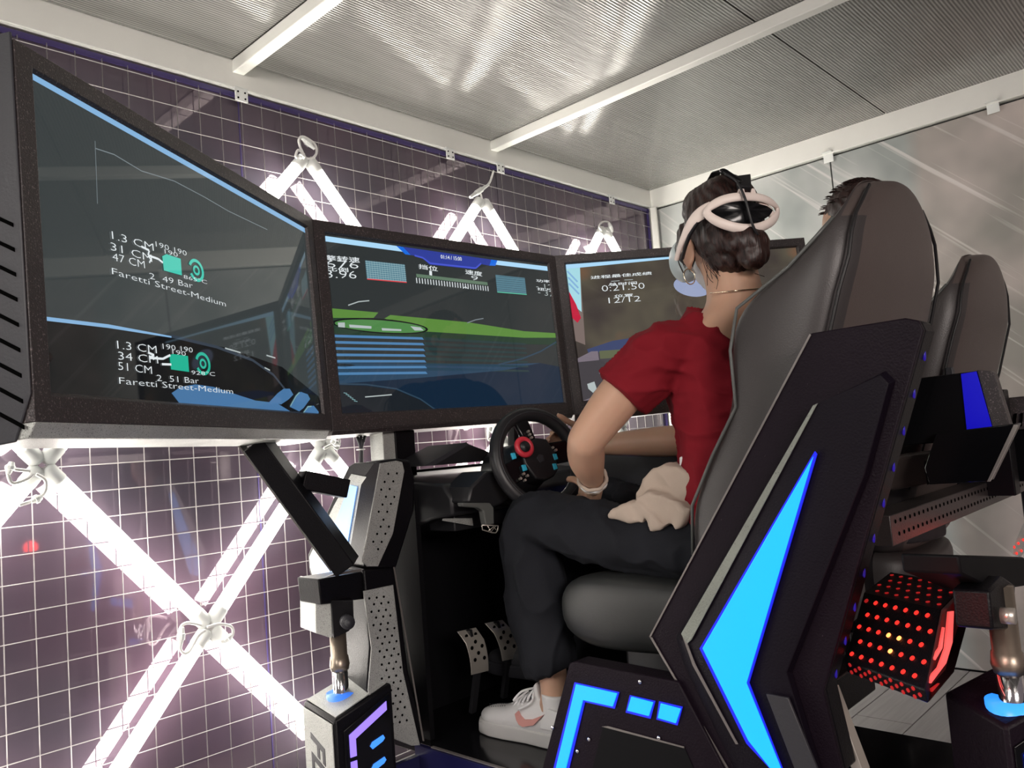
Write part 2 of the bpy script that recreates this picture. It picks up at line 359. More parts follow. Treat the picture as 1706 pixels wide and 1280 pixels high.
# wire grid in front of the glass
wg = thing('wire_grid', 'square welded wire grid hung in front of the dark glass wall', 'wire grid', (1.6, 2.277, 0.15))
mbv = MB(); mbh = MB()
for i in range(-22, 44):
    x = 0.564 + 0.07 * i
    if x < 3.57: mbv.tube([(x, 2.277, 0.035), (x, 2.277, 2.222)], 0.0014, 6)
for j in range(-15, 17):
    z = 1.085 + 0.07 * j
    mbh.tube([(-0.98, 2.2736, z), (3.565, 2.2736, z)], 0.0014, 6)
tag(mbv.build('vertical_wires', wire_steel, wg, smooth=True), kind='stuff'); tag(mbh.build('horizontal_wires', wire_steel, wg, smooth=True), kind='stuff')

# ---------------------------------------------------------------- LED tube lamps in a diamond lattice on the grid
def make_tube():
    t = thing('led_tube_lamp', '', 'lamp', (0, 0, 0)); L = .5 * .625
    MB().cyl((-L + .055, 0, 0), (L - .055, 0, 0), .0200, 20).build('glowing_tube', tube_glow, t, smooth=False)
    for s in (-1, 1):
        MB().tube([(s * (L - .058), 0, 0), (s * (L - .052), 0, 0), (s * (L - .014), 0, 0), (s * (L - .006), 0, 0)], [.0205, .0225, .0220, .014], 16).build('end_cap', cap_plastic, t)
    for o in t.children:
        for p in o.data.polygons: p.use_smooth = len(p.vertices) == 4
    return t
proto = make_tube(); first = True
def tube_at(a, b, label, group, y=2.228):
    global first
    t = proto if first else copy_tree(proto); first = False
    (x0, z0), (x1, z1) = a, b
    t.location = ((x0 + x1) / 2, y, (z0 + z1) / 2); t.rotation_euler = (0, -math.atan2(z1 - z0, x1 - x0), 0)
    tag(t, label, 'lamp', group); return t
NX = lambda i: 0.645 + 0.407 * i
ZR = [2.055, 1.57, 1.092, 0.61, 0.13]
names = {}
lab = {(0, 2): None}
vis = {(0,1,'d'):0}
LAB = {  # (node column, upper row, slope) -> label of the tube going down from that node
 (2, 0, -1): 'glowing tube, left leg of the first hanging lamp peak above the left monitor',
 (2, 0, 1): 'glowing tube, right leg of the first hanging lamp peak above the centre monitor',
 (4, 0, -1): 'glowing tube, left leg of the lamp peak over the centre monitor\'s right half',
 (4, 0, 1): 'glowing tube, right leg of the lamp peak over the centre monitor\'s right half',
 (6, 0, -1): 'glowing tube, left leg of the farthest lamp peak by the corner',
 (6, 0, 1): 'glowing tube, right leg of the farthest lamp peak by the corner',
 (0, 2, 1): 'long bright tube from far left junction down to the lower crossing',
 (0, 2, -1): 'glowing tube running off the left picture edge below the far left junction',
 (1, 3, -1): 'glowing tube from the lower crossing down to the bottom left corner',
 (1, 3, 1): 'glowing tube from the lower crossing down to the actuator box',
 (2, 2, -1): 'glowing tube from behind the black brace down left to the lower crossing',
 (2, 2, 1): 'short visible tube dropping right from the junction behind the black brace',
 (4, 2, -1): 'glowing tube partly hidden behind the peaked dashboard cover',
 (4, 2, 1): 'glowing tube hidden behind the steering wheel rim',
 (1, 1, -1): 'tube rising from the far left junction behind the left monitor',
 (-1, 1, 1): 'tube entering the far left junction from the left picture edge',
 (6, 2, -1): 'glowing tube seen under the right monitor between the two arms',
}
for row in range(4):
    for i in range(-2, 8):
        if (i + row) % 2: continue
        for s in (-1, 1):
            k = i + s
            if k < -3 or k > 7: continue
            x0, x1 = NX(i), NX(k)
            if max(x0, x1) > 3.55 : continue
            l = LAB.get((i, row, s)); g = None
            if l is None: l = 'white glowing tube lamp mostly hidden behind the monitors and simulator'; g = 'tube lamps hidden behind the simulator'
            tube_at((x0, ZR[row]), (x1, ZR[row + 1]), l, g)
# lamps on the open left side of the booth, outside the picture
for (y0, z0, y1, z1) in ((0.9, 2.05, 0.5, 1.57), (0.9, 2.05, 1.3, 1.57), (0.5, 1.57, 0.9, 1.09), (1.3, 1.57, 0.9, 1.09)):
    t = copy_tree(proto); t.location = (-1.15, (y0 + y1) / 2, (z0 + z1) / 2)
    t.rotation_euler = (0, -math.atan2(z1 - z0, y1 - y0), PI / 2)
    tag(t, 'white glowing tube lamp on the booth side left of the picture', 'lamp', 'tube lamps left of the picture')

# connector cables at the lamp junctions
def cable(pts, label, plug, group=None):
    pts = [Vector(p) for p in pts]; t = thing('connector_cable', label, 'cable', pts[0], group)
    fine = []
    m = len(pts)
    for i in range(m - 1):
        p0, p1, p2, p3 = pts[max(i - 1, 0)], pts[i], pts[i + 1], pts[min(i + 2, m - 1)]
        for q in range(6):
            u = q / 6; fine.append(0.5 * ((2 * p1) + (p2 - p0) * u + (2 * p0 - 5 * p1 + 4 * p2 - p3) * u * u + (3 * p1 - p0 - 3 * p2 + p3) * u ** 3))
    fine.append(pts[-1])
    MB().tube(fine, .0042, 8).build('cord', cable_white, t, smooth=True)
    a, b = Vector(plug[0]), Vector(plug[1]); d = (b - a)
    MB().tube([a, a + d * .3, a + d * .32, a + d * .62, a + d * .64, b], [.006, .009, .011, .011, .008, .005], 10).build('plug', cap_plastic, t)
    return t
YC = 2.215
cable([(1.444,2.21,2.043),(1.428,2.21,2.074),(1.425,2.21,2.099),(1.444,2.21,2.112),(1.484,2.21,2.096),(1.489,2.21,2.067),(1.471,2.21,2.045),(1.448,2.21,2.04)], 'white looped cable above the first hanging lamp peak', [(1.433,2.205,2.104),(1.479,2.205,2.077)])
cable([(1.437,2.21,2.041),(1.41,2.21,2.036),(1.42,2.21,2.062),(1.442,2.21,2.051)], 'small white loop of cable left of the first lamp peak', [(1.434,2.205,2.047),(1.422,2.205,2.033)])
cable([(2.256,2.21,2.042),(2.245,2.21,2.065),(2.196,2.21,2.039),(2.25,2.21,2.076),(2.305,2.21,2.118),(2.336,2.21,2.175)], 'white cable with inline plug hanging from the bracket above the middle lamp peak', [(2.185,2.205,2.036),(2.296,2.205,2.108)])
cable([(3.049,2.21,2.025),(3.028,2.21,2.043),(3.056,2.21,2.07),(3.104,2.21,2.077),(3.134,2.21,2.052),(3.126,2.21,2.028),(3.074,2.21,2.035)], 'white looped cable above the farthest lamp peak', [(3.101,2.205,2.07),(3.124,2.205,2.032)])
cable([(1.029,2.19,0.617),(1.063,2.19,0.618),(1.098,2.19,0.604),(1.102,2.19,0.582),(1.087,2.19,0.567),(1.066,2.19,0.568)], 'white cable loop right of the lower lamp crossing', [(1.096,2.185,0.582),(1.074,2.185,0.57)])
cable([(1.012,2.19,0.626),(0.974,2.19,0.64),(0.954,2.19,0.629),(0.95,2.19,0.587),(0.959,2.19,0.564),(0.977,2.19,0.565),(1.002,2.19,0.599),(1.023,2.19,0.61)], 'white cable loop with plug left of the lower lamp crossing', [(0.957,2.185,0.633),(0.949,2.185,0.58)])
cable([(0.608,2.19,1.079),(0.576,2.19,1.085),(0.56,2.19,1.094),(0.56,2.19,1.082),(0.569,2.19,1.053),(0.601,2.19,1.06),(0.614,2.19,1.071)], 'white cable loop with square plug left of the far left junction', [(0.569,2.185,1.103),(0.561,2.185,1.075)])
cable([(0.621,2.19,1.07),(0.64,2.19,1.054),(0.64,2.19,1.028),(0.625,2.19,1.012),(0.606,2.19,1.005),(0.583,2.19,0.999)], 'white cable loop below the far left junction', [(0.63,2.185,1.014),(0.607,2.185,1.005)])
cable([(1.437,2.19,1.087),(1.465,2.19,1.095),(1.486,2.19,1.082),(1.497,2.19,1.107),(1.489,2.19,1.121),(1.472,2.19,1.102),(1.437,2.19,1.085)], 'white cable loop at the junction behind the black brace', [(1.462,2.185,1.108),(1.493,2.185,1.093)])
cable([(2.203,2.19,1.125),(2.183,2.19,1.154),(2.169,2.19,1.113),(2.171,2.19,1.078),(2.192,2.19,1.088),(2.217,2.19,1.134)], 'white cable loop left of the steering wheel rim', [(2.183,2.185,1.144),(2.165,2.185,1.089)])

# ================================================================ monitors
MON = [((0.34747, 1.26313, 1.69329), (0.849694, 0.527162, -0.010960), (0.010267, -0.037324, -0.999250)),
       ((1.17168, 1.77448, 1.68266), (0.999810, -0.010121, 0.016678), (0.016308, -0.035635, -0.999232)),
       ((2.14149, 1.76466, 1.69884), (0.813484, -0.580183, 0.040402), (0.022714, -0.037720, -0.999030))]
MW, MH = 0.968, 0.560
def basis(k):
    o, h, d = [Vector(q) for q in MON[k]]; d = (d - h * h.dot(d)).normalized(); n = h.cross(d)   # points away from the viewer
    if n.dot(o - Vector((0, 0, 1.05))) < 0: n = -n
    return o, h, d, n
def monitor(k, label, base_mat):
    o, h, d, n = basis(k)
    t = thing('monitor', label, 'monitor', o + h * MW / 2 + d * MH)
    P = lambda u, v, w: o + h * u + d * v + n * w
    bz = .036; bl = .040; bt = .034; bb = .045
    # four-sided bezel with a chamfer towards the panel
    out = [(0, 0), (MW, 0), (MW, MH), (0, MH)]; inn = [(bl, bt), (MW - bz, bt), (MW - bz, MH - bb), (bl, MH - bb)]
    r0 = [P(u, v, .07) for u, v in out]; r1 = [P(u, v, .0) for u, v in out]; r2 = [P(u + a, v + b, 0) for (u, v), (a, b) in zip(inn, ((-.008, -.006), (.006, -.006), (.006, .006), (-.008, .006)))]; r3 = [P(u, v, .009) for u, v in inn]
    MB().rings([r0, r1, r2, r3], cap=False).build('bezel', bezel_mat, t, bevel=.0015)
    MB().obox(P(.01, .01, .06), h * (MW - .02), d * (MH - .02), n * .07).build('rear_casing', case_grey, t, bevel=.006)
    sc_ = MB().obox(P(bl, bt, .008), h * (inn[1][0] - bl), d * (inn[2][1] - bt), n * .02).build('screen', base_mat, t)
    return t, sc_, P
def scr(name, rgbv, e=1.0, rough=.03):
    c = rgb(*rgbv); return mat(name, (0.004, 0.004, 0.004, 1), rough, emit=c, estr=e, ior=1.55)
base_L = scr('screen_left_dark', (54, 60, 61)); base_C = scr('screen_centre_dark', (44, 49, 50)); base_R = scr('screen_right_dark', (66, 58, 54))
_nt = base_R.node_tree; _b = _nt.nodes['Principled BSDF']; _tc = _nt.nodes.new('ShaderNodeTexCoord'); _n = _nt.nodes.new('ShaderNodeTexNoise'); _n.inputs['Scale'].default_value = 5.5
_nt.links.new(_tc.outputs['Object'], _n.inputs['Vector']); _r = _nt.nodes.new('ShaderNodeValToRGB'); _e = _r.color_ramp.elements   # blurred picture on the display
_e[0].position = .35; _e[0].color = rgb(62, 55, 52); _e[1].position = .72; _e[1].color = rgb(120, 88, 66); _m = _e.new(.55); _m.color = rgb(84, 78, 66)
_nt.links.new(_n.outputs['Fac'], _r.inputs[0]); _nt.links.new(_r.outputs[0], _b.inputs['Emission Color'])
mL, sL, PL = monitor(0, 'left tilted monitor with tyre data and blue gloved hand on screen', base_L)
mC, sC, PC = monitor(1, 'centre monitor with green horizon, blue banner and rev ruler', base_C)
mR, sR, PR = monitor(2, 'right monitor behind the driver with lap time on brown screen', base_R)
SC = {0: (mL, sL, PL), 1: (mC, sC, PC), 2: (mR, sR, PR)}
def on_screen(k, pts, name, m, layer=1, label=None):
    t, s, P = SC[k]; z = .008 - .0004 * layer
    mb = MB(); rr = [P(u, v, z) for u, v in pts]; mb.poly(rr)
    o = mb.build(name, m, s)
    if label: o['label'] = label
    return o
def strip(k, pts, w, name, m, layer=1):
    """thin line drawn on a screen"""
    t, s, P = SC[k]; z = .008 - .0004 * layer; mb = MB()
    for (u0, v0), (u1, v1) in zip(pts, pts[1:]):
        L = math.hypot(u1 - u0, v1 - v0) or 1; nx, ny = -(v1 - v0) / L * w / 2, (u1 - u0) / L * w / 2
        mb.poly([P(u0 + nx, v0 + ny, z), P(u1 + nx, v1 + ny, z), P(u1 - nx, v1 - ny, z), P(u0 - nx, v0 - ny, z)])
    return mb.build(name, m, s)
def text(k, string, a, b, hgt, m, layer=2, name='caption', thick=0.0):
    """lettering whose baseline runs from a to b (metres on the screen), cap height hgt"""
    t, s, P = SC[k]
    cu = bpy.data.curves.new('t', 'FONT'); cu.body = string; cu.size = 1.0; cu.resolution_u = 2; cu.offset = thick
    ob = bpy.data.objects.new('t', cu); C.objects.link(ob); bpy.context.view_layer.update()
    dg = bpy.context.evaluated_depsgraph_get(); me = bpy.data.meshes.new_from_object(ob.evaluated_get(dg), depsgraph=dg)
    xs = [v.co.x for v in me.vertices]; ys = [v.co.y for v in me.vertices]; x0, x1, y1 = min(xs), max(xs), max(ys); y0 = min(0, min(ys)) if ord(string[0]) > 1000 else 0
    if ord(string[0]) > 1000: y0 = min(ys)
    L = Vector((b[0] - a[0], b[1] - a[1])); ln = L.length; ex = L / ln; ey = Vector((ex.y, -ex.x)); off = root_of(s)
    for v in me.vertices:
        uu = (v.co.x - x0) / (x1 - x0) * ln; vv = (v.co.y - y0) / (y1 - y0) * hgt
        q = Vector(a) + ex * uu + ey * vv
        v.co = P(q.x, q.y, .008 - .0004 * layer) - off
    bpy.data.objects.remove(ob); bpy.data.curves.remove(cu)
    me.materials.clear(); me.materials.append(m); o = bpy.data.objects.new(name, me); C.objects.link(o); o.parent = s
    return o
txt_w = scr('screen_text_white', (225, 232, 235), 1.0); txt_d = scr('screen_text_soft', (175, 185, 185), 1.0)
sky_l = scr('screen_strip_blue', (130, 175, 215)); sky_c = scr('screen_strip_cyan', (170, 215, 245))
teal = scr('screen_teal', (60, 195, 175)); teal_d = scr('screen_teal_dark', (25, 175, 145)); glove = scr('screen_glove_blue', (70, 115, 160)); glove_l = scr('screen_glove_edge', (125, 165, 170))
dark0 = scr('screen_black', (14, 17, 20)); dark1 = scr('screen_dark_slate', (26, 32, 38)); slate = scr('screen_slate', (52, 62, 74)); grey1 = scr('screen_grey_line', (120, 130, 135))
# --- left screen
on_screen(0, [(0.037,0.032),(0.955,0.033),(0.956,0.046),(0.038,0.043)], 'top_strip', sky_l)
on_screen(0, [(0.033,0.41),(0.267,0.399),(0.522,0.395),(0.746,0.414),(0.924,0.472),(0.967,0.519),(0.029,0.523)], 'car_interior', dark0)
on_screen(0, [(0.033,0.405),(0.17,0.397),(0.334,0.395),(0.334,0.398),(0.169,0.403),(0.033,0.411)], 'lower_strip', sky_l, 2)
strip(0, [(0.167,0.09),(0.163,0.198)], .0012, 'pole_line', grey1)
strip(0, [(0.166,0.103),(0.212,0.097),(0.282,0.102),(0.379,0.089),(0.477,0.09),(0.565,0.094),(0.731,0.091)], .0018, 'horizon_line', grey1)
strip(0, [(0.334,0.395),(0.478,0.398),(0.614,0.411),(0.701,0.436),(0.752,0.467)], .006, 'door_seam', slate, 2)
strip(0, [(0.509,0.397),(0.567,0.4)], .003, 'door_glint', txt_d, 3); strip(0, [(0.676,0.394),(0.716,0.396)], .003, 'door_glint', txt_d, 3); strip(0, [(0.663,0.423),(0.686,0.427)], .003, 'door_glint', txt_d, 3)
on_screen(0, [(0.322,0.5),(0.35,0.487),(0.397,0.479),(0.457,0.48),(0.553,0.492),(0.612,0.499),(0.704,0.5),(0.786,0.522),(0.816,0.524),(0.596,0.526),(0.346,0.52)], 'glove_palm', glove, 3)
on_screen(0, [(0.666,0.502),(0.713,0.477),(0.743,0.465),(0.773,0.463),(0.788,0.476),(0.762,0.489),(0.725,0.502)], 'glove_finger', glove, 3)
on_screen(0, [(0.765,0.506),(0.8,0.479),(0.827,0.467),(0.864,0.471),(0.875,0.482),(0.835,0.506),(0.811,0.515)], 'glove_finger', glove, 3)
on_screen(0, [(0.826,0.521),(0.858,0.5),(0.892,0.498),(0.916,0.512),(0.914,0.521)], 'glove_finger', glove, 3)
strip(0, [(0.768,0.504),(0.8,0.479),(0.82,0.469)], .003, 'glove_seam', glove_l, 4); strip(0, [(0.826,0.521),(0.858,0.502),(0.878,0.5)], .003, 'glove_seam', glove_l, 4)
on_screen(0, [(0.151,0.522),(0.172,0.519),(0.208,0.518),(0.266,0.523),(0.208,0.523)], 'lower_glint', sky_l, 3)
for blk in ([(0.191,0.25),(0.299,0.245),(0.186,0.27),(0.292,0.267),(0.189,0.287),(0.271,0.283),(0.306,0.235),(0.399,0.231),(0.331,0.242),(0.37,0.24),(0.282,0.299),(0.411,0.292),(0.185,0.311),(0.523,0.309),(0.384,0.278),(0.461,0.274)],
            [(0.186,0.435),(0.287,0.432),(0.187,0.453),(0.289,0.45),(0.185,0.47),(0.27,0.47),(0.305,0.422),(0.395,0.419),(0.332,0.428),(0.372,0.428),(0.282,0.481),(0.407,0.477),(0.185,0.493),(0.524,0.49),(0.386,0.461),(0.464,0.458)]):
    low = blk[0][1] > .35
    tx = ('1.3 CM', '34 CM' if low else '31 CM', '51 CM' if low else '47 CM', '190 190', '190', '2  51 Bar' if low else '2  49 Bar', 'Faretti Street-Medium', '928°C' if low else '865°C')
    hh = (.022, .022, .022, .016, .014, .018, .018, .013)
    for i in range(8): text(0, tx[i], blk[2 * i], blk[2 * i + 1], hh[i] * .60, txt_w, 5, thick=-.012)
on_screen(0, [(0.323,0.249),(0.336,0.242),(0.379,0.241),(0.379,0.273),(0.325,0.275)], 'brake_icon', teal, 4)
on_screen(0, [(0.323,0.431),(0.334,0.428),(0.379,0.427),(0.379,0.457),(0.325,0.457)], 'brake_icon', teal_d, 4)
def ring(k, c, r0, r1, name, m, a0=0, a1=360, sy=.75):
    pts = [math.radians(a0 + (a1 - a0) * i / 24) for i in range(25)]; t, s, P = SC[k]; mb = MB()
    for p, q in zip(pts, pts[1:]):
        mb.poly([P(c[0] + math.cos(x) * r, c[1] + math.sin(x) * r * sy, .0064) for x, r in ((p, r0), (p, r1), (q, r1), (q, r0))])
    return mb.build(name, m, s)
for c, mm in (([(0.428,0.253)][0], teal), ([(0.426,0.437)][0], teal_d)):
    ring(0, c, .006, .011, 'disc_icon', mm, sy=.9); ring(0, c, .018, .025, 'disc_icon_rim', mm, -160, 150, sy=.9)
strip(0, [(0.265,0.245),(0.286,0.247),(0.282,0.257),(0.31,0.257),(0.323,0.261)], .004, 'hose_icon', txt_w, 5); strip(0, [(0.282,0.258),(0.289,0.263),(0.284,0.27)], .003, 'hose_icon', txt_w, 5)
strip(0, [(0.263,0.433),(0.279,0.436),(0.267,0.442),(0.303,0.44),(0.325,0.431)], .004, 'hose_icon', txt_w, 5); strip(0, [(0.299,0.45),(0.326,0.448)], .004, 'hose_icon', txt_w, 5)
# --- centre screen
blu = scr('screen_banner_blue', (45, 60, 150)); blu2 = scr('screen_banner_bright', (20, 105, 220)); green = scr('screen_green', (90, 135, 60)); green_d = scr('screen_dark_green', (35, 58, 44))
navy = scr('screen_navy', (16, 36, 56)); navy2 = scr('screen_steel_blue', (38, 66, 90)); stripe = scr('screen_stripe_blue', (75, 125, 170)); stripe2 = scr('screen_stripe_green', (38, 58, 60)); slate2 = scr('screen_slate_blue', (44, 66, 84))
on_screen(1, [(0.032,0.039),(0.291,0.04),(0.3,0.055),(0.03,0.054)], 'top_strip', sky_c); on_screen(1, [(0.681,0.043),(0.954,0.04),(0.951,0.056),(0.673,0.058)], 'top_strip', sky_c)
on_screen(1, [(0.291,0.04),(0.681,0.043),(0.648,0.064),(0.608,0.062),(0.579,0.082),(0.394,0.084),(0.367,0.063),(0.326,0.062)], 'banner', blu, 2)
on_screen(1, [(0.276,0.04),(0.3,0.041),(0.326,0.062),(0.306,0.062)], 'banner_end', blu2, 3); on_screen(1, [(0.659,0.043),(0.687,0.043),(0.675,0.062),(0.648,0.064)], 'banner_end', blu2, 3)
strip(1, [(0.34,0.062),(0.371,0.066),(0.397,0.08),(0.585,0.078),(0.611,0.06)], .005, 'banner_line', scr('screen_banner_violet', (70, 85, 205)), 4)
text(1, '01:14 / 15:00', *[(0.442,0.061),(0.528,0.06)], .012, txt_w, 5, thick=.01)
text(1, '擎转速', *[(0.03,0.107),(0.142,0.103)], .015, txt_w, 5, thick=.01); text(1, '676', *[(0.032,0.126),(0.136,0.12)], .020, txt_w, 5, thick=-.012)
text(1, '比例', *[(0.033,0.136),(0.101,0.133)], .012, txt_w, 5, thick=.01); text(1, '3.96', *[(0.029,0.154),(0.126,0.149)], .021, txt_w, 5, thick=-.012)
ch = scr('screen_chart_blue', (85, 125, 140)); ch2 = scr('screen_chart_line', (165, 195, 200)); redl = scr('screen_red_line', (215, 70, 75)); grl = scr('screen_green_line', (90, 190, 160))
qa = [(0.161,0.094),(0.3,0.093),(0.3,0.146),(0.161,0.147)]; qb = [(0.671,0.092),(0.81,0.091),(0.809,0.148),(0.67,0.149)]
def chart(q, m, nv, nh, bl):
    on_screen(1, q, 'chart', m, 2); lp = lambda a, b, t: (a[0] + (b[0] - a[0]) * t, a[1] + (b[1] - a[1]) * t)
    for i in range(nh): strip(1, [lp(q[0], q[3], (i + .5) / nh), lp(q[1], q[2], (i + .5) / nh)], .0010, 'chart_line', ch2 if nv else slate, 3)
    for i in range(nv): strip(1, [lp(q[0], q[1], (i + .5) / nv), lp(q[3], q[2], (i + .5) / nv)], .0007, 'chart_line', ch2, 3)
    strip(1, [q[3], q[2]], .003, 'chart_base', bl, 4)
chart(qa, ch, 16, 9, redl); chart(qb, ch, 0, 8, grl)
text(1, '挡位', *[(0.35,0.101),(0.424,0.103)], .015, txt_w, 5, thick=.01); text(1, '1', *[(0.389,0.117),(0.399,0.118)], .014, txt_w, 5, thick=-.012)
text(1, '速度', *[(0.537,0.101),(0.61,0.103)], .015, txt_w, 5, thick=.01); text(1, '9', *[(0.56,0.118),(0.589,0.118)], .014, txt_w, 5, thick=-.012)
ra, rb = [(0.338,0.129),(0.629,0.133)]
for i in range(28):
    t0 = i / 27; u = ra[0] + (rb[0] - ra[0]) * t0; v = ra[1] + (rb[1] - ra[1]) * t0
    strip(1, [(u, v), (u, v + .016)], .003, 'ruler_tick', txt_w, 4)
strip(1, [(0.339,0.122),(0.63,0.125)], .010, 'ruler_bar', scr('screen_ruler', (95, 120, 100)), 3)
strip(1, [(0.52,0.148),(0.531,0.142),(0.541,0.147)], .002, 'ruler_pointer', txt_w, 4)
text(1, '功率', *[(0.865,0.101),(0.937,0.099)], .010, txt_w, 5, thick=.01); text(1, '- 12', *[(0.861,0.124),(0.945,0.124)], .019, txt_d, 5, thick=-.012)
text(1, '扭力', *[(0.866,0.13),(0.938,0.129)], .010, txt_w, 5, thick=.01); text(1, '- 37', *[(0.867,0.144),(0.947,0.148)], .019, txt_d, 5, thick=-.012)
strip(1, [(0.09,0.225),(0.125,0.213),(0.161,0.208)], .003, 'arc_glint', txt_d, 3); strip(1, [(0.522,0.256),(0.559,0.245),(0.594,0.239)], .003, 'arc_glint', grey1, 3)
on_screen(1, [(0.034,0.236),(0.188,0.24),(0.17,0.256),(0.032,0.262)], 'green_field', green, 2)
on_screen(1, [(0.207,0.256),(0.229,0.245),(0.527,0.254),(0.776,0.274),(0.955,0.276),(0.956,0.291),(0.772,0.296),(0.332,0.288)], 'green_field', green, 2)
on_screen(1, [(0.032,0.262),(0.207,0.256),(0.333,0.284),(0.773,0.294),(0.959,0.289),(0.957,0.317),(0.569,0.318),(0.032,0.304)], 'dark_field', green_d, 1)
def oval(k, a, b, hh, name, m, layer):
    c = ((a[0] + b[0]) / 2, (a[1] + b[1]) / 2); ex = Vector((b[0] - a[0], b[1] - a[1])) / 2; ey = Vector((-ex.y, ex.x)).normalized() * hh / 2
    return on_screen(k, [(c[0] + ex.x * math.cos(q) + ey.x * math.sin(q), c[1] + ex.y * math.cos(q) + ey.y * math.sin(q)) for q in [2 * PI * i / 28 for i in range(28)]], name, m, layer)
ma, mb_ = [(0.034,0.275),(0.362,0.282)]
oval(1, ma, mb_, .042, 'mirror_image', dark0, 3); oval(1, *[(0.041,0.276),(0.353,0.282)], .034, 'mirror_view', scr('screen_mirror_green', (75, 130, 70)), 4)
for q in ([(0.051,0.274),(0.073,0.273),(0.072,0.287),(0.051,0.286)], [(0.086,0.278),(0.159,0.28),(0.158,0.287),(0.087,0.286)], [(0.193,0.284),(0.262,0.285),(0.261,0.29),(0.194,0.291)], [(0.296,0.275),(0.333,0.277),(0.344,0.286),(0.31,0.287)]): on_screen(1, q, 'mirror_detail', txt_d, 5)
for i in range(7):
    u = i * 5.6
    on_screen(1, [(a[0], a[1] + i * .0168) for a in [(0.036,0.307),(0.336,0.306),(0.342,0.313),(0.037,0.314)]], 'blind_stripe', stripe, 3)
    on_screen(1, [(a[0], a[1] + i * .0150) for a in [(0.341,0.305),(0.775,0.314),(0.777,0.32),(0.342,0.314)]], 'blind_stripe', stripe2, 2)
on_screen(1, [(0.03,0.375),(0.111,0.382),(0.637,0.386),(0.837,0.38),(0.943,0.394),(0.955,0.453),(0.949,0.536),(0.312,0.522),(0.034,0.522)], 'dashboard_image', navy, 1)
on_screen(1, [(0.03,0.381),(0.111,0.382),(0.638,0.385),(0.837,0.38),(0.662,0.404),(0.314,0.425),(0.029,0.438)], 'dashboard_sheen', navy2, 2)
on_screen(1, [(0.031,0.384),(0.08,0.386),(0.095,0.389),(0.062,0.394),(0.032,0.392)], 'dashboard_vent', dark1, 3)
strip(1, [(0.032,0.438),(0.123,0.441),(0.223,0.455),(0.305,0.486),(0.372,0.528)], .004, 'dashboard_seam', slate2, 3); strip(1, [(0.115,0.475),(0.205,0.471)], .003, 'cabin_glint', txt_d, 4)
strip(1, [(0.637,0.386),(0.752,0.366),(0.844,0.341),(0.944,0.302)], .005, 'pillar_line', slate2, 3)
on_screen(1, [(0.032,0.441),(0.123,0.445),(0.223,0.458),(0.305,0.489),(0.368,0.525),(0.034,0.522)], 'cabin_dark', dark1, 2)
for i in range(6): strip(1, [(a[0] + .006 * i, a[1] + .0045 * i) for a in [(0.048,0.462),(0.059,0.464)]], .0018, 'dial_mark', glove_l, 4)
# --- right screen
sky_r = scr('screen_sky_cyan', (165, 215, 225)); carred = scr('screen_car_red', (190, 30, 60)); road = scr('screen_road', (120, 105, 100)); lilac = scr('screen_lilac', (120, 110, 120)); blue_s = scr('screen_blue_shade', (60, 70, 105))
on_screen(2, [(0.027,0.032),(0.421,0.028),(0.748,0.024),(0.746,0.04),(0.42,0.041),(0.025,0.049)], 'top_strip', sky_c)
on_screen(2, [(0.027,0.049),(0.089,0.048),(0.072,0.323),(0.021,0.297)], 'poster_road', road, 1)
on_screen(2, [(0.027,0.049),(0.089,0.048),(0.074,0.206),(0.026,0.159)], 'poster_sky', sky_r, 2)
on_screen(2, [(0.028,0.138),(0.038,0.13),(0.058,0.179),(0.069,0.227),(0.054,0.243),(0.031,0.217)], 'red_car_image', carred, 3, 'red car on the poster strip')
for i in range(3): strip(2, [(a[0], a[1] + .022 * i) for a in [(0.041,0.057),(0.073,0.098)]], .006, 'sky_stripe', sky_l, 3)
text(2, '进程最佳成绩', *[(0.122,0.093),(0.352,0.094)], .012, txt_w, 5, thick=.01); strip(2, [(0.196,0.106),(0.228,0.106)], .002, 'dash', txt_d, 4); strip(2, [(0.246,0.105),(0.278,0.106)], .002, 'dash', txt_d, 4)
text(2, '总时间', *[(0.183,0.122),(0.291,0.124)], .011, txt_w, 5, thick=.01); text(2, '0:21.50', *[(0.158,0.14),(0.318,0.142)], .022, txt_w, 5, thick=-.012)
text(2, '位置', *[(0.2,0.165),(0.271,0.166)], .010, txt_w, 5, thick=.01); text(2, '12/12', *[(0.177,0.184),(0.296,0.186)], .020, txt_w, 5, thick=-.012)
oval(2, *[(0.429,0.135),(0.572,0.162)], .075, 'round_button', scr('screen_button_grey', (150, 160, 190)), 3)
on_screen(2, [(0.076,0.339),(0.172,0.318),(0.262,0.313),(0.702,0.316),(0.683,0.436),(0.184,0.387),(0.086,0.378)], 'bonnet_shadow', blue_s, 1)
on_screen(2, [(0.026,0.372),(0.123,0.352),(0.256,0.351),(0.695,0.359),(0.661,0.576),(0.022,0.532)], 'car_door_image', scr('screen_door_grey', (70, 66, 70)), 2)
on_screen(2, [(0.026,0.372),(0.09,0.348),(0.114,0.349),(0.114,0.381),(0.027,0.381)], 'mirror_housing', lilac, 3)
on_screen(2, [(0.119,0.349),(0.346,0.355),(0.342,0.385),(0.119,0.377)], 'mirror_scene', scr('screen_olive', (95, 100, 75)), 3)
strip(2, [(0.108,0.427),(0.245,0.434)], .004, 'door_line', lilac, 4); strip(2, [(0.023,0.523),(0.08,0.508),(0.234,0.51)], .005, 'seat_line', lilac, 4)
on_screen(2, [(0.06,0.46),(0.087,0.454),(0.092,0.48),(0.077,0.493),(0.062,0.477)], 'handle_image', txt_d, 4)

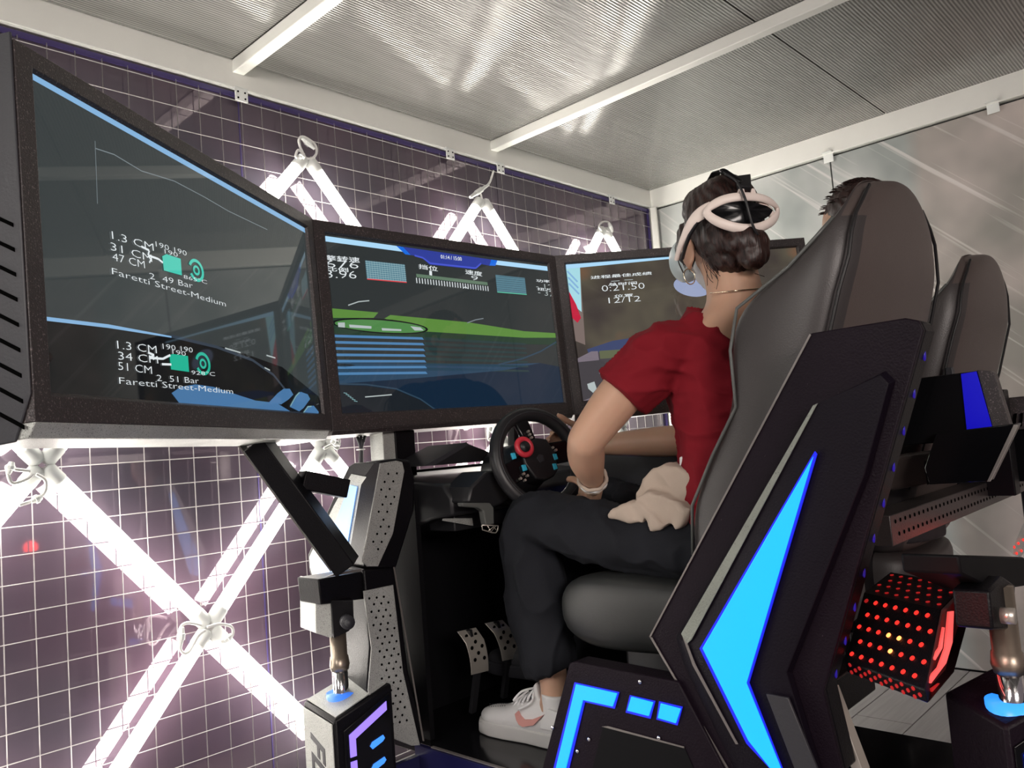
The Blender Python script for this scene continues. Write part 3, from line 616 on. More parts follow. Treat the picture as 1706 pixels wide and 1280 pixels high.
MB().obox(PR(-.006, 0, .004), basis(2)[1] * .012, basis(2)[2] * MH, basis(2)[3] * .10).build('corner_seal', bezel_mat, mR)
MB().obox(PC(-.006, 0, .004), basis(1)[1] * .012, basis(1)[2] * MH, basis(1)[3] * .10).build('corner_seal', bezel_mat, mC)
# left monitor: deep vented side casing and lower ledge
o, h, d, n = basis(0)
sd = MB(); sd.prism([PL(-.004, -.01, .002), PL(-.004, .52, .002), PL(-.004, .585, .03), PL(-.004, .60, .30), PL(-.004, -.01, .30)], h * .004).build('side_casing', case_grey, mL, bevel=.004)
for i in range(9):
    z0 = .245 + i * .036
    MB().obox(PL(-.0062, z0 + .03, .014), h * .002, n * .05 - d * .030, d * .006).build('vent_slot', hole, mL)
MB().prism([PL(0, MH, .0), PL(0, MH + .022, .012), PL(0, MH + .024, .13), PL(0, MH, .13)], h * (MW - .012)).build('lower_ledge', speckle_grey, mL, bevel=.002)
o, h, d, n = basis(1)
MB().prism([PC(0, MH, .0), PC(0, MH + .012, .008), PC(0, MH + .014, .13), PC(0, MH, .13)], h * MW).build('lower_ledge', bezel_mat, mC, bevel=.002)
o, h, d, n = basis(2)
MB().prism([PR(0, MH, .0), PR(0, MH + .03, .02), PR(0, MH + .03, .13), PR(0, MH, .13)], h * MW).build('lower_ledge', bezel_mat, mR, bevel=.002)

# ================================================================ simulator one (centre, with driver)
def shell_side(root, outline, X, th, blue, edges, mats, s=1):
    """one side plate of a seat shell: outline polygon in the plane x = X, extruded th to the right"""
    MB().prism(outline, (th, 0, 0)).build('side_plate', mats, root, bevel=.006, seg=2)
rig = thing('motion_simulator', 'black racing simulator frame with cyan light panels under the red-shirted driver', 'simulator', (1.66, 1.0, 0.20))
XP = 1.34
# side plate (left), stepped and bevelled
plate = [(1.34,0.558,1.2),(1.34,0.405,1.201),(1.34,0.386,1.194),(1.34,0.381,1.178),(1.34,0.601,0.598),(1.34,0.582,0.467),(1.34,0.786,0.412),(1.34,0.852,0.519),(1.34,0.943,0.652)]
MB().prism(plate, (.012, 0, 0)).build('side_plate', plum_paint, rig, bevel=.002)
MB().prism([(p[0] + .012, p[1] , p[2]) for p in plate], (.050, 0, 0)).build('side_plate_core', black_paint, rig, bevel=.004)
# raised inner body standing proud of the plate
inner = [(1.322,0.551,1.08),(1.322,0.446,1.116),(1.322,0.435,1.1),(1.322,0.487,0.96),(1.322,0.654,0.627),(1.322,0.617,0.466),(1.322,0.721,0.433),(1.322,0.843,0.624),(1.322,0.857,0.658)]
outer_r = [(1.339,0.569,1.071),(1.339,0.442,1.122),(1.339,0.429,1.105),(1.339,0.484,0.959),(1.339,0.651,0.623),(1.339,0.615,0.461),(1.339,0.773,0.416),(1.339,0.868,0.606),(1.339,0.881,0.658)]
MB().rings([outer_r, inner]).build('raised_body', mat('plum_black_shaded', (0.006, 0.004, 0.008, 1), 0.45, spec=0.13, bump=(240, 0.2), mott=0.2), rig, bevel=.0015)  # same plum paint as the plate, with shade put into a darker colour
MB().prism([(1.32,0.557,1.077),(1.32,0.549,1.08),(1.32,0.834,0.663),(1.32,0.844,0.655),(1.32,0.855,0.672)], (-.002, 0, 0)).build('worn_bevel', worn_edge, rig)
MB().prism([(1.32,0.854,0.67),(1.32,0.844,0.655),(1.32,0.83,0.617),(1.32,0.758,0.488),(1.32,0.763,0.487),(1.32,0.837,0.616)], (-.001, 0, 0)).build('worn_line', worn_thin, rig)
MB().prism([(1.338,0.558,1.199),(1.338,0.555,1.197),(1.338,0.938,0.653),(1.338,0.942,0.653)], (-.001, 0, 0)).build('worn_line', worn_thin, rig)
MB().prism([(1.338,0.94,0.652),(1.338,0.935,0.653),(1.338,0.782,0.416),(1.338,0.786,0.414)], (-.001, 0, 0)).build('worn_line', worn_thin, rig)
MB().prism([(1.318,0.561,1.001),(1.318,0.816,0.65),(1.318,0.739,0.494),(1.318,0.693,0.455),(1.318,0.674,0.459),(1.318,0.723,0.601),(1.318,0.558,0.996)], (-.0035, 0, 0)).build('panel_rim', blue_edge, rig)
tag(MB().prism([(1.314,0.563,0.993),(1.314,0.808,0.652),(1.314,0.733,0.501),(1.314,0.695,0.46),(1.314,0.676,0.464),(1.314,0.726,0.601)], (-.003, 0, 0)).build('glow_panel', blue_led, rig, bevel=.001), 'large cyan arrow-shaped light panel')
MB().prism([(1.318,0.691,0.588),(1.318,0.651,0.587),(1.318,0.609,0.469),(1.318,0.649,0.46)], (-.006, 0, 0)).build('rubber_patch', worn_edge if False else case_grey, rig, bevel=.001)
# rear edge strip with small indigo lights
for k in range(10):
    t0 = .06 + k / 10; a = (plate[3], plate[4]); p = Vector(a[0]).lerp(Vector(a[1]), t0) + Vector((.040, 0, 0))
    dn = (Vector(a[1]) - Vector(a[0])).normalized()
    MB().ell(p + Vector((0, .001, 0)), (.0035, .003, .011), 10).build('edge_light', blue_dot, rig, smooth=True)
MB().prism([(1.4,0.625,0.579),(1.4,0.611,0.585),(1.4,0.571,0.449),(1.4,0.591,0.445)], (.03, 0, 0)).build('rear_bracket', steel, rig, bevel=.002)
MB().box((1.395, .74, .42), (1.935, 1.0, .50)).build('seat_mount', black_paint, rig, bevel=.004)
# low front plate with L-shaped light
bp = [(1.33,1.149,0.577),(1.33,1.132,0.583),(1.33,0.879,0.577),(1.33,0.789,0.415),(1.33,1.264,0.31)]
MB().prism(bp, (.05, 0, 0)).build('base_plate', plum_paint, rig, bevel=.003)
MB().prism([(1.93, p[1], p[2]) for p in bp], (.05, 0, 0)).build('base_plate', black_paint, rig, bevel=.003)
for pts in ([(1.329,1.136,0.54),(1.329,1.02,0.537),(1.329,1.035,0.502),(1.329,1.112,0.503),(1.329,1.173,0.35),(1.329,1.218,0.341)], [(1.329,0.994,0.535),(1.329,0.934,0.533),(1.329,0.949,0.497),(1.329,1.008,0.499)], [(1.329,0.925,0.534),(1.329,0.873,0.532),(1.329,0.888,0.495),(1.329,0.935,0.498)]):
    MB().prism(pts, (-.002, 0, 0)).build('light_rim', blue_edge, rig)
for pts in ([(1.326,1.129,0.538),(1.326,1.023,0.535),(1.326,1.037,0.507),(1.326,1.114,0.508),(1.326,1.179,0.35),(1.326,1.208,0.344)], [(1.326,0.988,0.534),(1.326,0.937,0.531),(1.326,0.95,0.503),(1.326,1.001,0.505)], [(1.326,0.919,0.532),(1.326,0.875,0.529),(1.326,0.889,0.5),(1.326,0.929,0.503)]):
    MB().prism(pts, (-.003, 0, 0)).build('glow_panel', blue_led, rig, bevel=.0006)
MB().prism([(1.33,1.07,0.459),(1.33,1.059,0.462),(1.33,0.878,0.456),(1.33,0.857,0.411),(1.33,1.112,0.356)], (-.0015, 0, 0)).build('recess', footwell_black, rig)
MB().prism([(1.328,1.072,0.46),(1.328,1.056,0.464),(1.328,0.877,0.458),(1.328,0.877,0.455)], (-.001, 0, 0)).build('worn_line', worn_thin, rig)
for c in [(1.328,0.967,0.565),(1.328,0.934,0.463),(1.328,1.11,0.427),(1.328,1.21,0.433),(1.328,1.144,0.396)]: MB().ell(c, (.003, .0045, .0045), 10).build('screw', chrome, rig, smooth=True)
# footwell: floor pan, bulkhead, console walls
MB().box((1.33, .55, .285), (1.98, 1.88, .312)).build('floor_pan', black_gloss, rig, bevel=.002)
MB().box((1.318, .9, .0), (1.330, 1.68, .310)).box((1.10, 1.665, 0), (1.98, 1.68, .285)).build('pan_side', mat('blue_black_panel', (0.012, 0.012, 0.06, 1), 0.2), rig)
MB().box((1.322, 1.0, .3115), (1.330, 1.62, .3145)).build('pan_edge', worn_thin, rig)
MB().box((1.34, 1.84, .30), (1.98, 1.87, 1.00)).box((1.355, 1.66, .31), (1.37, 1.85, .95)).build('bulkhead', footwell_black, rig)
MB().prism([(1.955, 1.86, .31), (1.955, .95, .31), (1.955, .95, .80), (1.955, 1.0, .97), (1.955, 1.3, 1.01), (1.955, 1.62, 1.03), (1.955, 1.86, 1.03)], (.03, 0, 0)).build('side_console', case_grey, rig, bevel=.004)
MB().ell([(1.952,1.408,0.89)][0], (.004, .010, .016), 12).build('console_light', mat('blue_spot_led', (0, 0.1, 0.6, 1), 0.3, emit=(0.02, 0.12, 1.0, 1), estr=2.0), rig, smooth=True)
# dashboard shelf under the monitors
MB().prism([(1.36, 1.86, .995), (1.36, 1.55, .965), (1.36, 1.52, .93), (1.36, 1.52, .885), (1.36, 1.60, .875), (1.36, 1.86, .80)], (.61, 0, 0)).build('dashboard', black_plastic, rig, bevel=.008)
pk = [(1.364,1.62,1.015),(1.517,1.62,1.067),(1.659,1.62,1.018),(1.658,1.62,1.011),(1.391,1.62,1.013)]
MB().prism(pk, (0, .16, 0)).build('peaked_cowl', black_plastic, rig, bevel=.002)
MB().prism([(1.359,1.619,1.014),(1.514,1.619,1.068),(1.525,1.619,1.061),(1.394,1.619,1.013)], (0, -.004, 0)).build('cowl_edge', case_grey, rig)
MB().box((1.40, 1.56, .84), (1.62, 1.66, .885)).build('under_shelf', black_plastic, rig, bevel=.004)
MB().prism([(1.358,1.555,0.879),(1.456,1.555,0.868),(1.458,1.555,0.848),(1.354,1.555,0.874)], (0, -.004, 0)).build('speckled_plate', speckle_grey, rig)
MB().tube([(1.905, 1.81, .98), (1.905, 1.80, 1.12)], .02, 8).build('monitor_leg', black_paint, rig)
# front left perforated column
up_f = [(1.223,1.62,1.031),(1.273,1.62,1.034),(1.292,1.62,1.029),(1.297,1.62,1.006),(1.248,1.62,0.855),(1.196,1.62,0.782),(1.164,1.62,0.787),(1.151,1.62,0.801)]
MB().prism(up_f, (0, .004, 0)).build('perforated_plate', speckle_grey, rig, bevel=.0008)
MB().prism([(p[0] + .004, p[1] + .0045, p[2]) for p in [(1.224,1.62,1.037),(1.281,1.62,1.039),(1.319,1.62,1.031),(1.329,1.62,0.981),(1.32,1.62,0.905),(1.25,1.62,0.767),(1.157,1.62,0.783),(1.155,1.62,0.8)]], (.022, .10, 0)).build('column_head', black_paint, rig, bevel=.006)
hb = MB()
for q in [(1.245,1.62,1.003),(1.272,1.62,1.002),(1.232,1.62,0.984),(1.259,1.62,0.983),(1.22,1.62,0.966),(1.246,1.62,0.965),(1.233,1.62,0.947),(1.259,1.62,0.944),(1.221,1.62,0.929),(1.247,1.62,0.928),(1.208,1.62,0.913),(1.234,1.62,0.91),(1.221,1.62,0.892),(1.211,1.62,0.876),(1.236,1.62,0.873),(1.199,1.62,0.86),(1.224,1.62,0.857),(1.186,1.62,0.843),(1.211,1.62,0.839),(1.199,1.62,0.823)]:
    hb.cyl((q[0], q[1] - .0008, q[2]), (q[0], q[1] + .001, q[2]), .0030, 8)
hb.build('punched_holes', hole, rig)
lo_f = [(1.149,1.62,0.731),(1.238,1.62,0.73),(1.251,1.62,0.516),(1.288,1.62,0.329),(1.262,1.62,0.336),(1.162,1.62,0.399),(1.145,1.62,0.501),(1.162,1.62,0.595)]
MB().prism(lo_f, (0, .004, 0)).build('perforated_plate', speckle_grey, rig, bevel=.0008)
MB().prism([(p[0] + .012, p[1] + .005, p[2]) for p in [(1.143,1.62,0.782),(1.241,1.62,0.769),(1.259,1.62,0.514),(1.296,1.62,0.327),(1.262,1.62,0.333),(1.148,1.62,0.401),(1.132,1.62,0.505),(1.148,1.62,0.598)]], (.05, .20, 0)).build('column_leg', black_paint, rig, bevel=.005)
MB().prism([(1.24,1.619,0.773),(1.244,1.619,0.773),(1.3,1.619,0.336),(1.296,1.619,0.337)], (0, -.002, 0)).build('worn_line', worn_thin, rig)
hb = MB(); rows = [(1.167,1.62,0.707),(1.208,1.62,0.705),(1.179,1.62,0.577),(1.224,1.62,0.573),(1.184,1.62,0.421),(1.257,1.62,0.406)]
for r in range(20):
    t0 = r / 19; L = Vector([(1.158,1.62,0.711)][0]).lerp(Vector([(1.192,1.62,0.404)][0]), t0); 
    if .25 < t0 < .6: L.x += .006
    for c in range(3):
        p = L + Vector((c * .0215 + (.0107 if r % 2 else 0) + .006, 0, c * -.002))
        hb.cyl((p.x, 1.6190, p.z), (p.x, 1.621, p.z), .0030, 8)
hb.build('punched_holes', hole, rig)
# left face of the column with ice-blue panel
lf = [(1.235,1.775,1.027),(1.235,1.748,1.036),(1.235,1.63,1.034),(1.235,1.733,0.783),(1.235,1.719,0.765),(1.235,1.868,0.675),(1.235,1.955,0.669),(1.235,1.992,0.748),(1.235,1.993,0.79),(1.235,1.837,0.962)]
MB().prism(lf, (.012, 0, 0)).build('column_side', black_paint, rig, bevel=.002)
MB().prism([(1.234,1.759,1.008),(1.234,1.692,0.998),(1.234,1.775,0.809),(1.234,1.846,0.701),(1.234,1.956,0.693),(1.234,1.982,0.757),(1.234,1.982,0.785),(1.234,1.851,0.923)], (-.002, 0, 0)).build('side_inlay', speckle_grey, rig)
MB().prism([(1.23,1.766,0.98),(1.23,1.732,0.975),(1.23,1.79,0.829),(1.231,1.87,0.7),(1.23,1.928,0.696),(1.23,1.946,0.743),(1.23,1.937,0.768),(1.23,1.839,0.883)], (-.002, 0, 0)).build('glow_panel', ice_led, rig)
MB().prism([(1.236,1.869,0.675),(1.236,1.787,0.681),(1.236,1.758,0.554),(1.236,1.753,0.457),(1.236,1.801,0.427),(1.236,1.878,0.438),(1.236,1.88,0.579)], (.012, 0, 0)).build('column_side', black_paint, rig, bevel=.002)
MB().prism([(1.234,1.851,0.645),(1.234,1.809,0.649),(1.234,1.773,0.591),(1.234,1.792,0.467),(1.234,1.837,0.445),(1.234,1.849,0.536)], (-.002, 0, 0)).build('side_inlay', speckle_grey, rig)
MB().prism([(1.232,1.832,0.616),(1.232,1.808,0.611),(1.232,1.794,0.566),(1.232,1.811,0.457),(1.232,1.832,0.462)], (-.002, 0, 0)).build('glow_panel', ice_led, rig)
# monitor post and braces
MB().box((1.365, 1.79, .96), (1.425, 1.85, 1.16)).build('monitor_post', speckle_grey, rig, bevel=.002)
MB().box((1.405, 1.785, .96), (1.475, 1.86, 1.16)).build('monitor_post', black_paint, rig, bevel=.002)
b0, b1 = Vector([(0.954,1.731,1.102)][0]), Vector([(1.113,1.626,0.794)][0])
MB().bar(b0, b1, .052, .075, up=(-.73, -.68, -.07)).build('brace', black_paint, rig, bevel=.003)
MB().bar(b0 + Vector((-.028, .02, 0)), b1 + Vector((-.028, .02, 0)), .004, .05, up=(-.73, -.68, -.07)).build('brace_edge', worn_thin, rig)
MB().bar(b0 + Vector((0, 0, .012)) + Vector((-.075, -.03, 0)), b0 + Vector((.09, .03, .012)), .05, .02).build('brace_clamp', black_gloss, rig, bevel=.003)
c0, c1 = Vector([(1.046,1.703,1.007)][0]), Vector([(1.156,1.68,0.975)][0])
MB().bar(c0, c1, .05, .045).build('cross_brace', black_paint, rig, bevel=.003)
# bracket from the column out to the actuator
MB().prism([(1.039,1.64,0.777),(1.247,1.64,0.771),(1.255,1.64,0.711),(1.205,1.64,0.705),(1.043,1.64,0.718)], (0, .09, 0)).build('outrigger', black_paint, rig, bevel=.003)
MB().prism([(1.05,1.636,0.779),(1.154,1.636,0.777),(1.154,1.636,0.782),(1.086,1.636,0.784)], (0, -.003, 0)).build('worn_line', worn_thin, rig)
MB().prism([(1.049,1.668,0.773),(1.074,1.642,0.765),(1.077,1.653,0.633),(1.05,1.68,0.648)], (.02, .10, 0)).build('actuator_yoke', speckle_grey, rig, bevel=.002)
MB().prism([(1.068,1.638,0.724),(1.104,1.6,0.72),(1.106,1.604,0.671),(1.098,1.614,0.649),(1.073,1.642,0.635)], (.03, .06, 0)).build('actuator_yoke', black_paint, rig, bevel=.002)
ab = Vector([(1.09,1.612,0.674)][0]); MB().cyl(ab + Vector((-.010, -.022, 0)), ab, .016, 16).cyl(ab + Vector((-.013, -.030, 0)), ab, .009, 16).build('pivot_bolt', case_grey, rig, smooth=True)

# ---------------------------------------------------------------- actuators
def actuator(c, ztop, zr, label, group, letters=True, led=violet_led):
    """c = (x, y) of the rod, ztop = top of the base box, zr = lower end of the sleeve"""
    x, y = c; t = thing('actuator', label, 'actuator', (x, y, 0.0), group)
    MB().cyl((x, y, ztop - .06), (x, y, zr), .0185, 20).build('piston_rod', chrome, t, smooth=True)
    MB().tube([(x, y, zr - .012), (x, y, zr), (x, y, zr + .001), (x, y, zr + .02), (x, y, zr + .021), (x, y, zr + .12)], [.021, .024, .024, .022, .020, .020], 20).build('sleeve', bronze, t, smooth=True)
    return t
a1 = Vector([(1.123,1.7,0.531)][0])
act = actuator((a1.x, a1.y), .47, .555, 'front left actuator with chrome rod in a violet-lit box', 'simulator actuators')
# base box, wedge-topped, seen corner on
def base_box(t, x, y, yaw, ztop, face_led, letter=None, sc_=1.0):
    M = Matrix.Translation((x, y, 0)) @ Matrix.Rotation(yaw, 4, 'Z')
    W = .078 * sc_
    body = [(-W, -W, .0), (W, -W, 0), (W, W, 0), (-W, W, 0)]
    T = lambda p: M @ Vector(p)
    z1 = ztop - .028; z2 = ztop + .028
    mb = MB(); mb.rings([[T((-W, -W, 0)), T((W, -W, 0)), T((W, W, 0)), T((-W, W, 0))], [T((-W, -W, z1)), T((W, -W, z1 + .045)), T((W, W, z2)), T((-W, W, z2 - .043))]])
    o = mb.build('base_box', plum_paint if letter is None else black_paint, t, bevel=.006, seg=2)
    # face -y : lit panel ; face -x : lettered plate
    z = ztop - .05
    F = lambda u, v, k=.001: T((u, -W - k, v))
    zt = z1
    if letter: MB().rings([[T((-W * .9, -W * .9, z1 + .003)), T((W * .8, -W * .9, z1 + .046)), T((W * .9, W * .9, z2)), T((-W * .9, W * .9, z2 - .039))], [T((-W * .9, -W * .9, z1 + .005)), T((W * .8, -W * .9, z1 + .048)), T((W * .9, W * .9, z2 + .002)), T((-W * .9, W * .9, z2 - .037))]]).build('top_plate', speckle_grey, t)
    fr = [(-.058, zt - .33), (-.058, zt - .028), (.066, zt + .026), (.066, zt - .33)]
    MB().prism([F(a, b) for a, b in fr], M.to_3x3() @ Vector((0, -.003, 0))).build('panel_frame', black_gloss, t, bevel=.001)
    for pts in ([(-.046, zt - .09), (-.046, zt - .040), (.056, zt + .010), (.056, zt - .010), (-.030, zt - .052), (-.030, zt - .09)], [(-.046, zt - .25), (-.046, zt - .10), (-.030, zt - .10), (-.030, zt - .25)]):
        MB().prism([F(a, b, .005) for a, b in pts], M.to_3x3() @ Vector((0, -.002, 0))).build('light_line', face_led, t)
    for k in range(5):
        zz = zt - .080 - k * .050
        pts = [(.006, zz), (.012, zz - .008), (.040, zz + .002), (.046, zz + .008), (.042, zz + .016), (.012, zz + .008)]
        MB().prism([F(a, b, .005) for a, b in pts], M.to_3x3() @ Vector((0, -.002, 0))).build('light_dash', mat('azure_led', (0, .2, .6, 1), .3, emit=(0.06, 0.22, 1.0, 1), estr=1.2), t)
    return T, W, M
T1, W1, M1_ = base_box(act, a1.x + .01, a1.y - .01, math.radians(-6), .487, violet_led, 'x')
lp = MB().prism([T1((-W1 - .001, -W1 + .006, .01)), T1((-W1 - .001, W1 - .006, .01)), T1((-W1 - .001, W1 - .006, .462)), T1((-W1 - .001, -W1 + .006, .450))], M1_.to_3x3() @ Vector((-.003, 0, 0))).build('letter_plate', speckle_grey, act, bevel=.001)
# engraved letters running down the plate
cu = bpy.data.curves.new('t', 'FONT'); cu.body = 'FLO'; cu.size = .095; cu.extrude = .0006; cu.shear = .35; cu.offset = .002
ob = bpy.data.objects.new('t', cu); C.objects.link(ob); bpy.context.view_layer.update()
dg = bpy.context.evaluated_depsgraph_get(); me = bpy.data.meshes.new_from_object(ob.evaluated_get(dg), depsgraph=dg)
bpy.data.objects.remove(ob); bpy.data.curves.remove(cu)
for v in me.vertices:
    q = v.co.copy(); v.co = T1((-W1 - .0045 - q.z, .035 - q.y, .415 - q.x)) - root_of(act)
me.materials.clear(); me.materials.append(case_grey); o = bpy.data.objects.new('engraved_letters', me); C.objects.link(o); o.parent = act
# blue-lit well round the rod
MB().tube([(a1.x, a1.y, .43), (a1.x, a1.y, .491)], [.036, .036], 24).build('rod_well', mat('well_blue', (0.05, 0.2, 0.8, 1), 0.3, emit=(0.05, 0.20, 0.9, 1), estr=.5), act, smooth=True)

a2 = Vector([(1.423,0.34,0.653)][0])
zz2 = [(1.394,0.34,0.598),(1.424,0.34,0.655),(1.457,0.34,0.719)]
act2 = actuator((a2.x, a2.y), zz2[0][2] - .02, zz2[1][2], 'rear actuator with chrome rod and blue-lit well at the lower right corner', 'simulator actuators')
T2, W2, M2_ = base_box(act2, a2.x + .03, a2.y + .01, math.radians(-38), zz2[0][2] + .010, mat('royal_led', (0, .05, .6, 1), .3, emit=(0.01, 0.05, 1.0, 1), estr=1.2), None, .85)
MB().tube([(a2.x, a2.y, zz2[0][2] - .04), (a2.x, a2.y, zz2[0][2] + .004)], [.038, .038], 24).build('rod_well', mat('well_blue_bright', (0.05, 0.3, 0.9, 1), 0.3, emit=(0.02, 0.25, 1.0, 1), estr=1.2), act2, smooth=True)
# rear mounting block and arm above the rod
MB().prism([(1.327,0.33,0.785),(1.416,0.33,0.791),(1.482,0.33,0.766),(1.441,0.33,0.705),(1.324,0.33,0.73)], (0, .05, 0)).build('rear_yoke', black_paint, rig, bevel=.004)
MB().prism([(1.273,0.35,0.844),(1.655,0.35,0.783),(1.708,0.35,0.757),(1.691,0.35,0.728),(1.448,0.35,0.762),(1.276,0.35,0.816)], (0, .08, 0)).build('rear_arm', footwell_black, rig, bevel=.004)
pb = Vector([(1.355,0.325,0.745)][0]); MB().cyl(pb, pb + Vector((0, -.018, 0)), .012, 14).build('pivot_bolt', steel, rig, smooth=True)

# ---------------------------------------------------------------- red-lit exhaust drum behind the seat
drum = thing('exhaust_lamp_drum', 'red-lit hexagonal perforated drum hanging behind the seat', 'lamp', [(1.499,0.5,0.675)][0])
fc = [(1.286,0.42,0.619),(1.54,0.42,0.705),(1.552,0.42,0.733),(1.553,0.42,0.753),(1.399,0.42,0.733),(1.284,0.42,0.642)]
hexf = [(1.29,0.42,0.621),(1.43,0.42,0.631),(1.532,0.42,0.686),(1.548,0.42,0.749),(1.401,0.42,0.736),(1.284,0.42,0.642)]
back = [Vector(p) + Vector((0, .20, 0)) for p in hexf]
_o = Vector([(1.51,0.58,0.732)][0]) - Vector(hexf[4]); back = [Vector(p) + _o for p in hexf]
fr_in = [(1.341,0.43,0.617),(1.452,0.43,0.632),(1.537,0.43,0.684),(1.555,0.43,0.734),(1.437,0.43,0.72),(1.335,0.43,0.634)]
MB().rings([back, hexf, fr_in], cap=False).poly(back).build('drum_shell', black_paint, drum, bevel=.002)
MB().poly([(1.359,0.436,0.611),(1.472,0.436,0.626),(1.559,0.436,0.679),(1.577,0.436,0.729),(1.458,0.436,0.716),(1.354,0.436,0.628)]).build('drum_back', mat('dark_red_inside', (0.06, 0.006, 0.006, 1), 0.5), drum)
MB().prism([(1.328,0.428,0.649),(1.372,0.428,0.652),(1.417,0.428,0.671),(1.457,0.428,0.721),(1.483,0.428,0.717),(1.457,0.428,0.672),(1.412,0.428,0.649),(1.33,0.428,0.639)], (0, -.003, 0)).build('light_arc', pink_led, drum)
MB().prism([(1.352,0.428,0.672),(1.391,0.428,0.679),(1.42,0.428,0.704),(1.426,0.428,0.702),(1.402,0.428,0.675),(1.362,0.428,0.666)], (0, -.003, 0)).build('light_arc', pink_led, drum)
MB().prism([(1.519,0.43,0.718),(1.553,0.43,0.722),(1.546,0.43,0.704),(1.508,0.43,0.71)], (0, -.003, 0)).build('light_patch', red_dim, drum)
MB().prism([(1.336,0.43,0.629),(1.375,0.43,0.627),(1.372,0.43,0.619),(1.341,0.43,0.617)], (0, -.003, 0)).build('light_patch', red_dim, drum)
def bil(q, u, v):
    a, b, c, d = [Vector(p) for p in q]; return a.lerp(b, u).lerp(d.lerp(c, u), v)
rn = random.Random(3)
for quad, nu, nv, hot in (((back[4], hexf[4], hexf[5], back[5]), 7, 5, 1), ((back[3], hexf[3], hexf[4], back[4]), 7, 4, 0), ((back[5], hexf[5], hexf[0], back[0]), 7, 3, 0)):
    A, B = MB(), MB(); H = MB()
    cen = (Vector(back[0]) + Vector(hexf[3])) / 2
    nn = (Vector(quad[1]) - Vector(quad[0])).cross(Vector(quad[3]) - Vector(quad[0])).normalized()
    if nn.dot(Vector((0, 0, 1.05)) - cen) < 0 and hot: nn = -nn
    if nn.dot(Vector(quad[0]) - cen) < 0: nn = -nn
    for i in range(nu):
        for j in range(nv):
            u = (i + .5 + (.5 if j % 2 else 0)) / (nu + .5); v = (j + .6) / (nv + .2); p = bil(quad, u, v)
            dd = math.hypot(u - .55, (v - .55)); tgt = H if hot and dd < .17 else (A if hot and dd < .6 else B)
            tgt.cyl(p + nn * .0002, p + nn * .0016, .0042 if hot else .0034, 10)
    if H.v: tag(H.build('lit_holes', red_hot, drum), kind='stuff')
    if A.v: tag(A.build('lit_holes', red_led, drum), kind='stuff')
    tag(B.build('lit_holes', red_dim, drum), kind='stuff')
l = bpy.data.lights.new('drum_glow', 'POINT'); l.energy = 0.25; l.color = (1, .05, .03); l.shadow_soft_size = .03
lo = bpy.data.objects.new('drum_glow', l); C.objects.link(lo); lo.location = Vector([(1.168,0.36,0.753)][0])

# ---------------------------------------------------------------- pedals
def pedal(pts, label):
    t = thing('pedal', label, 'pedal', (pts[3][0], 1.72, .33), 'simulator pedals')
    a, b, c, d = [Vector(p) for p in pts]; n = (b - a).cross(d - a).normalized()
    if n.y > 0: n = -n
    rows = []
    for i in range(9):
        u = i / 8; bow = math.sin(u * PI) * .010 + (.016 * max(0, .25 - u) * -4)
        rows.append([a.lerp(d, u) + n * bow, b.lerp(c, u) + n * bow, b.lerp(c, u) + n * (bow - .003), a.lerp(d, u) + n * (bow - .003)])
    MB().rings(rows).build('pedal_plate', steel, t, bevel=.0006)
    hm = MB()
    for u, v in ((.12, .25), (.12, .75), (.26, .5), (.38, .22), (.38, .78), (.52, .5), (.66, .25), (.66, .78)):
        bow = math.sin(u * PI) * .010 + (.016 * max(0, .25 - u) * -4); p = a.lerp(d, u).lerp(b.lerp(c, u), v) + n * (bow + .0003)
        hm.cyl(p, p + n * .0012, .0052, 12)
    hm.build('punched_holes', hole, t)
    MB().bar((a + b) / 2 - n * .01, (c + d) / 2 - n * .012 , .018, .010).build('pedal_arm', black_plastic, t)
    MB().bar((c + d) / 2 - n * .012, (c + d) / 2 - n * .012 + Vector((.0, .03, -.11)), .018, .012).build('pedal_stem', black_plastic, t)
pedal([(1.452,1.62,0.568),(1.52,1.62,0.564),(1.54,1.62,0.446),(1.477,1.62,0.451)], 'left bare metal pedal with round holes')
pedal([(1.555,1.62,0.568),(1.624,1.62,0.563),(1.665,1.62,0.451),(1.597,1.62,0.458)], 'right bare metal pedal beside the driver\'s trouser leg')

# ---------------------------------------------------------------- steering wheel
wc = Vector([(1.563,1.4,1.009)][0])
sw = thing('steering_wheel', 'black round steering wheel with red dial and blue buttons', 'steering wheel', wc)
yaw = math.radians(-14); tilt = math.radians(-16)
WM = Matrix.Translation(wc) @ Matrix.Rotation(yaw, 4, 'Z') @ Matrix.Rotation(tilt, 4, 'X') @ Matrix.Rotation(math.radians(-14), 4, 'Y')
W_ = lambda x, z, y=0: WM @ Vector((x, y, z))
MB().tube([W_(.124 * math.cos(2 * PI * i / 40), .124 * math.sin(2 * PI * i / 40)) for i in range(40)], .0185, 14, closed=True).build('rim', black_plastic, sw, smooth=True)
MB().tube([W_(.124 * math.cos(2 * PI * i / 40), .124 * math.sin(2 * PI * i / 40), -.0188) for i in range(40)], .0012, 6, closed=True).build('rim_seam', case_grey, sw, smooth=True)
wd = (WM.to_3x3() @ Vector((0, 1, 0)))
hub = [(-.045, .040), (-.018, .052), (.018, .052), (.045, .040), (.052, .0), (.040, -.045), (.015, -.058), (-.015, -.058), (-.040, -.045), (-.052, .0)]
MB().prism([W_(a, b, -.012) for a, b in hub], wd * .05).build('hub', black_plastic, sw, bevel=.004)
for pts in ([(-.018, .045), (.018, .045), (.022, .118), (-.022, .118)], [(-.045, .030), (-.05, -.03), (-.118, -.042), (-.122, -.005), (-.115, .018)], [(.045, .030), (.05, -.03), (.118, -.042), (.122, -.005), (.115, .018)]):
    MB().prism([W_(a, b, -.006) for a, b in pts], wd * .014).build('spoke', black_gloss, sw, bevel=.004)
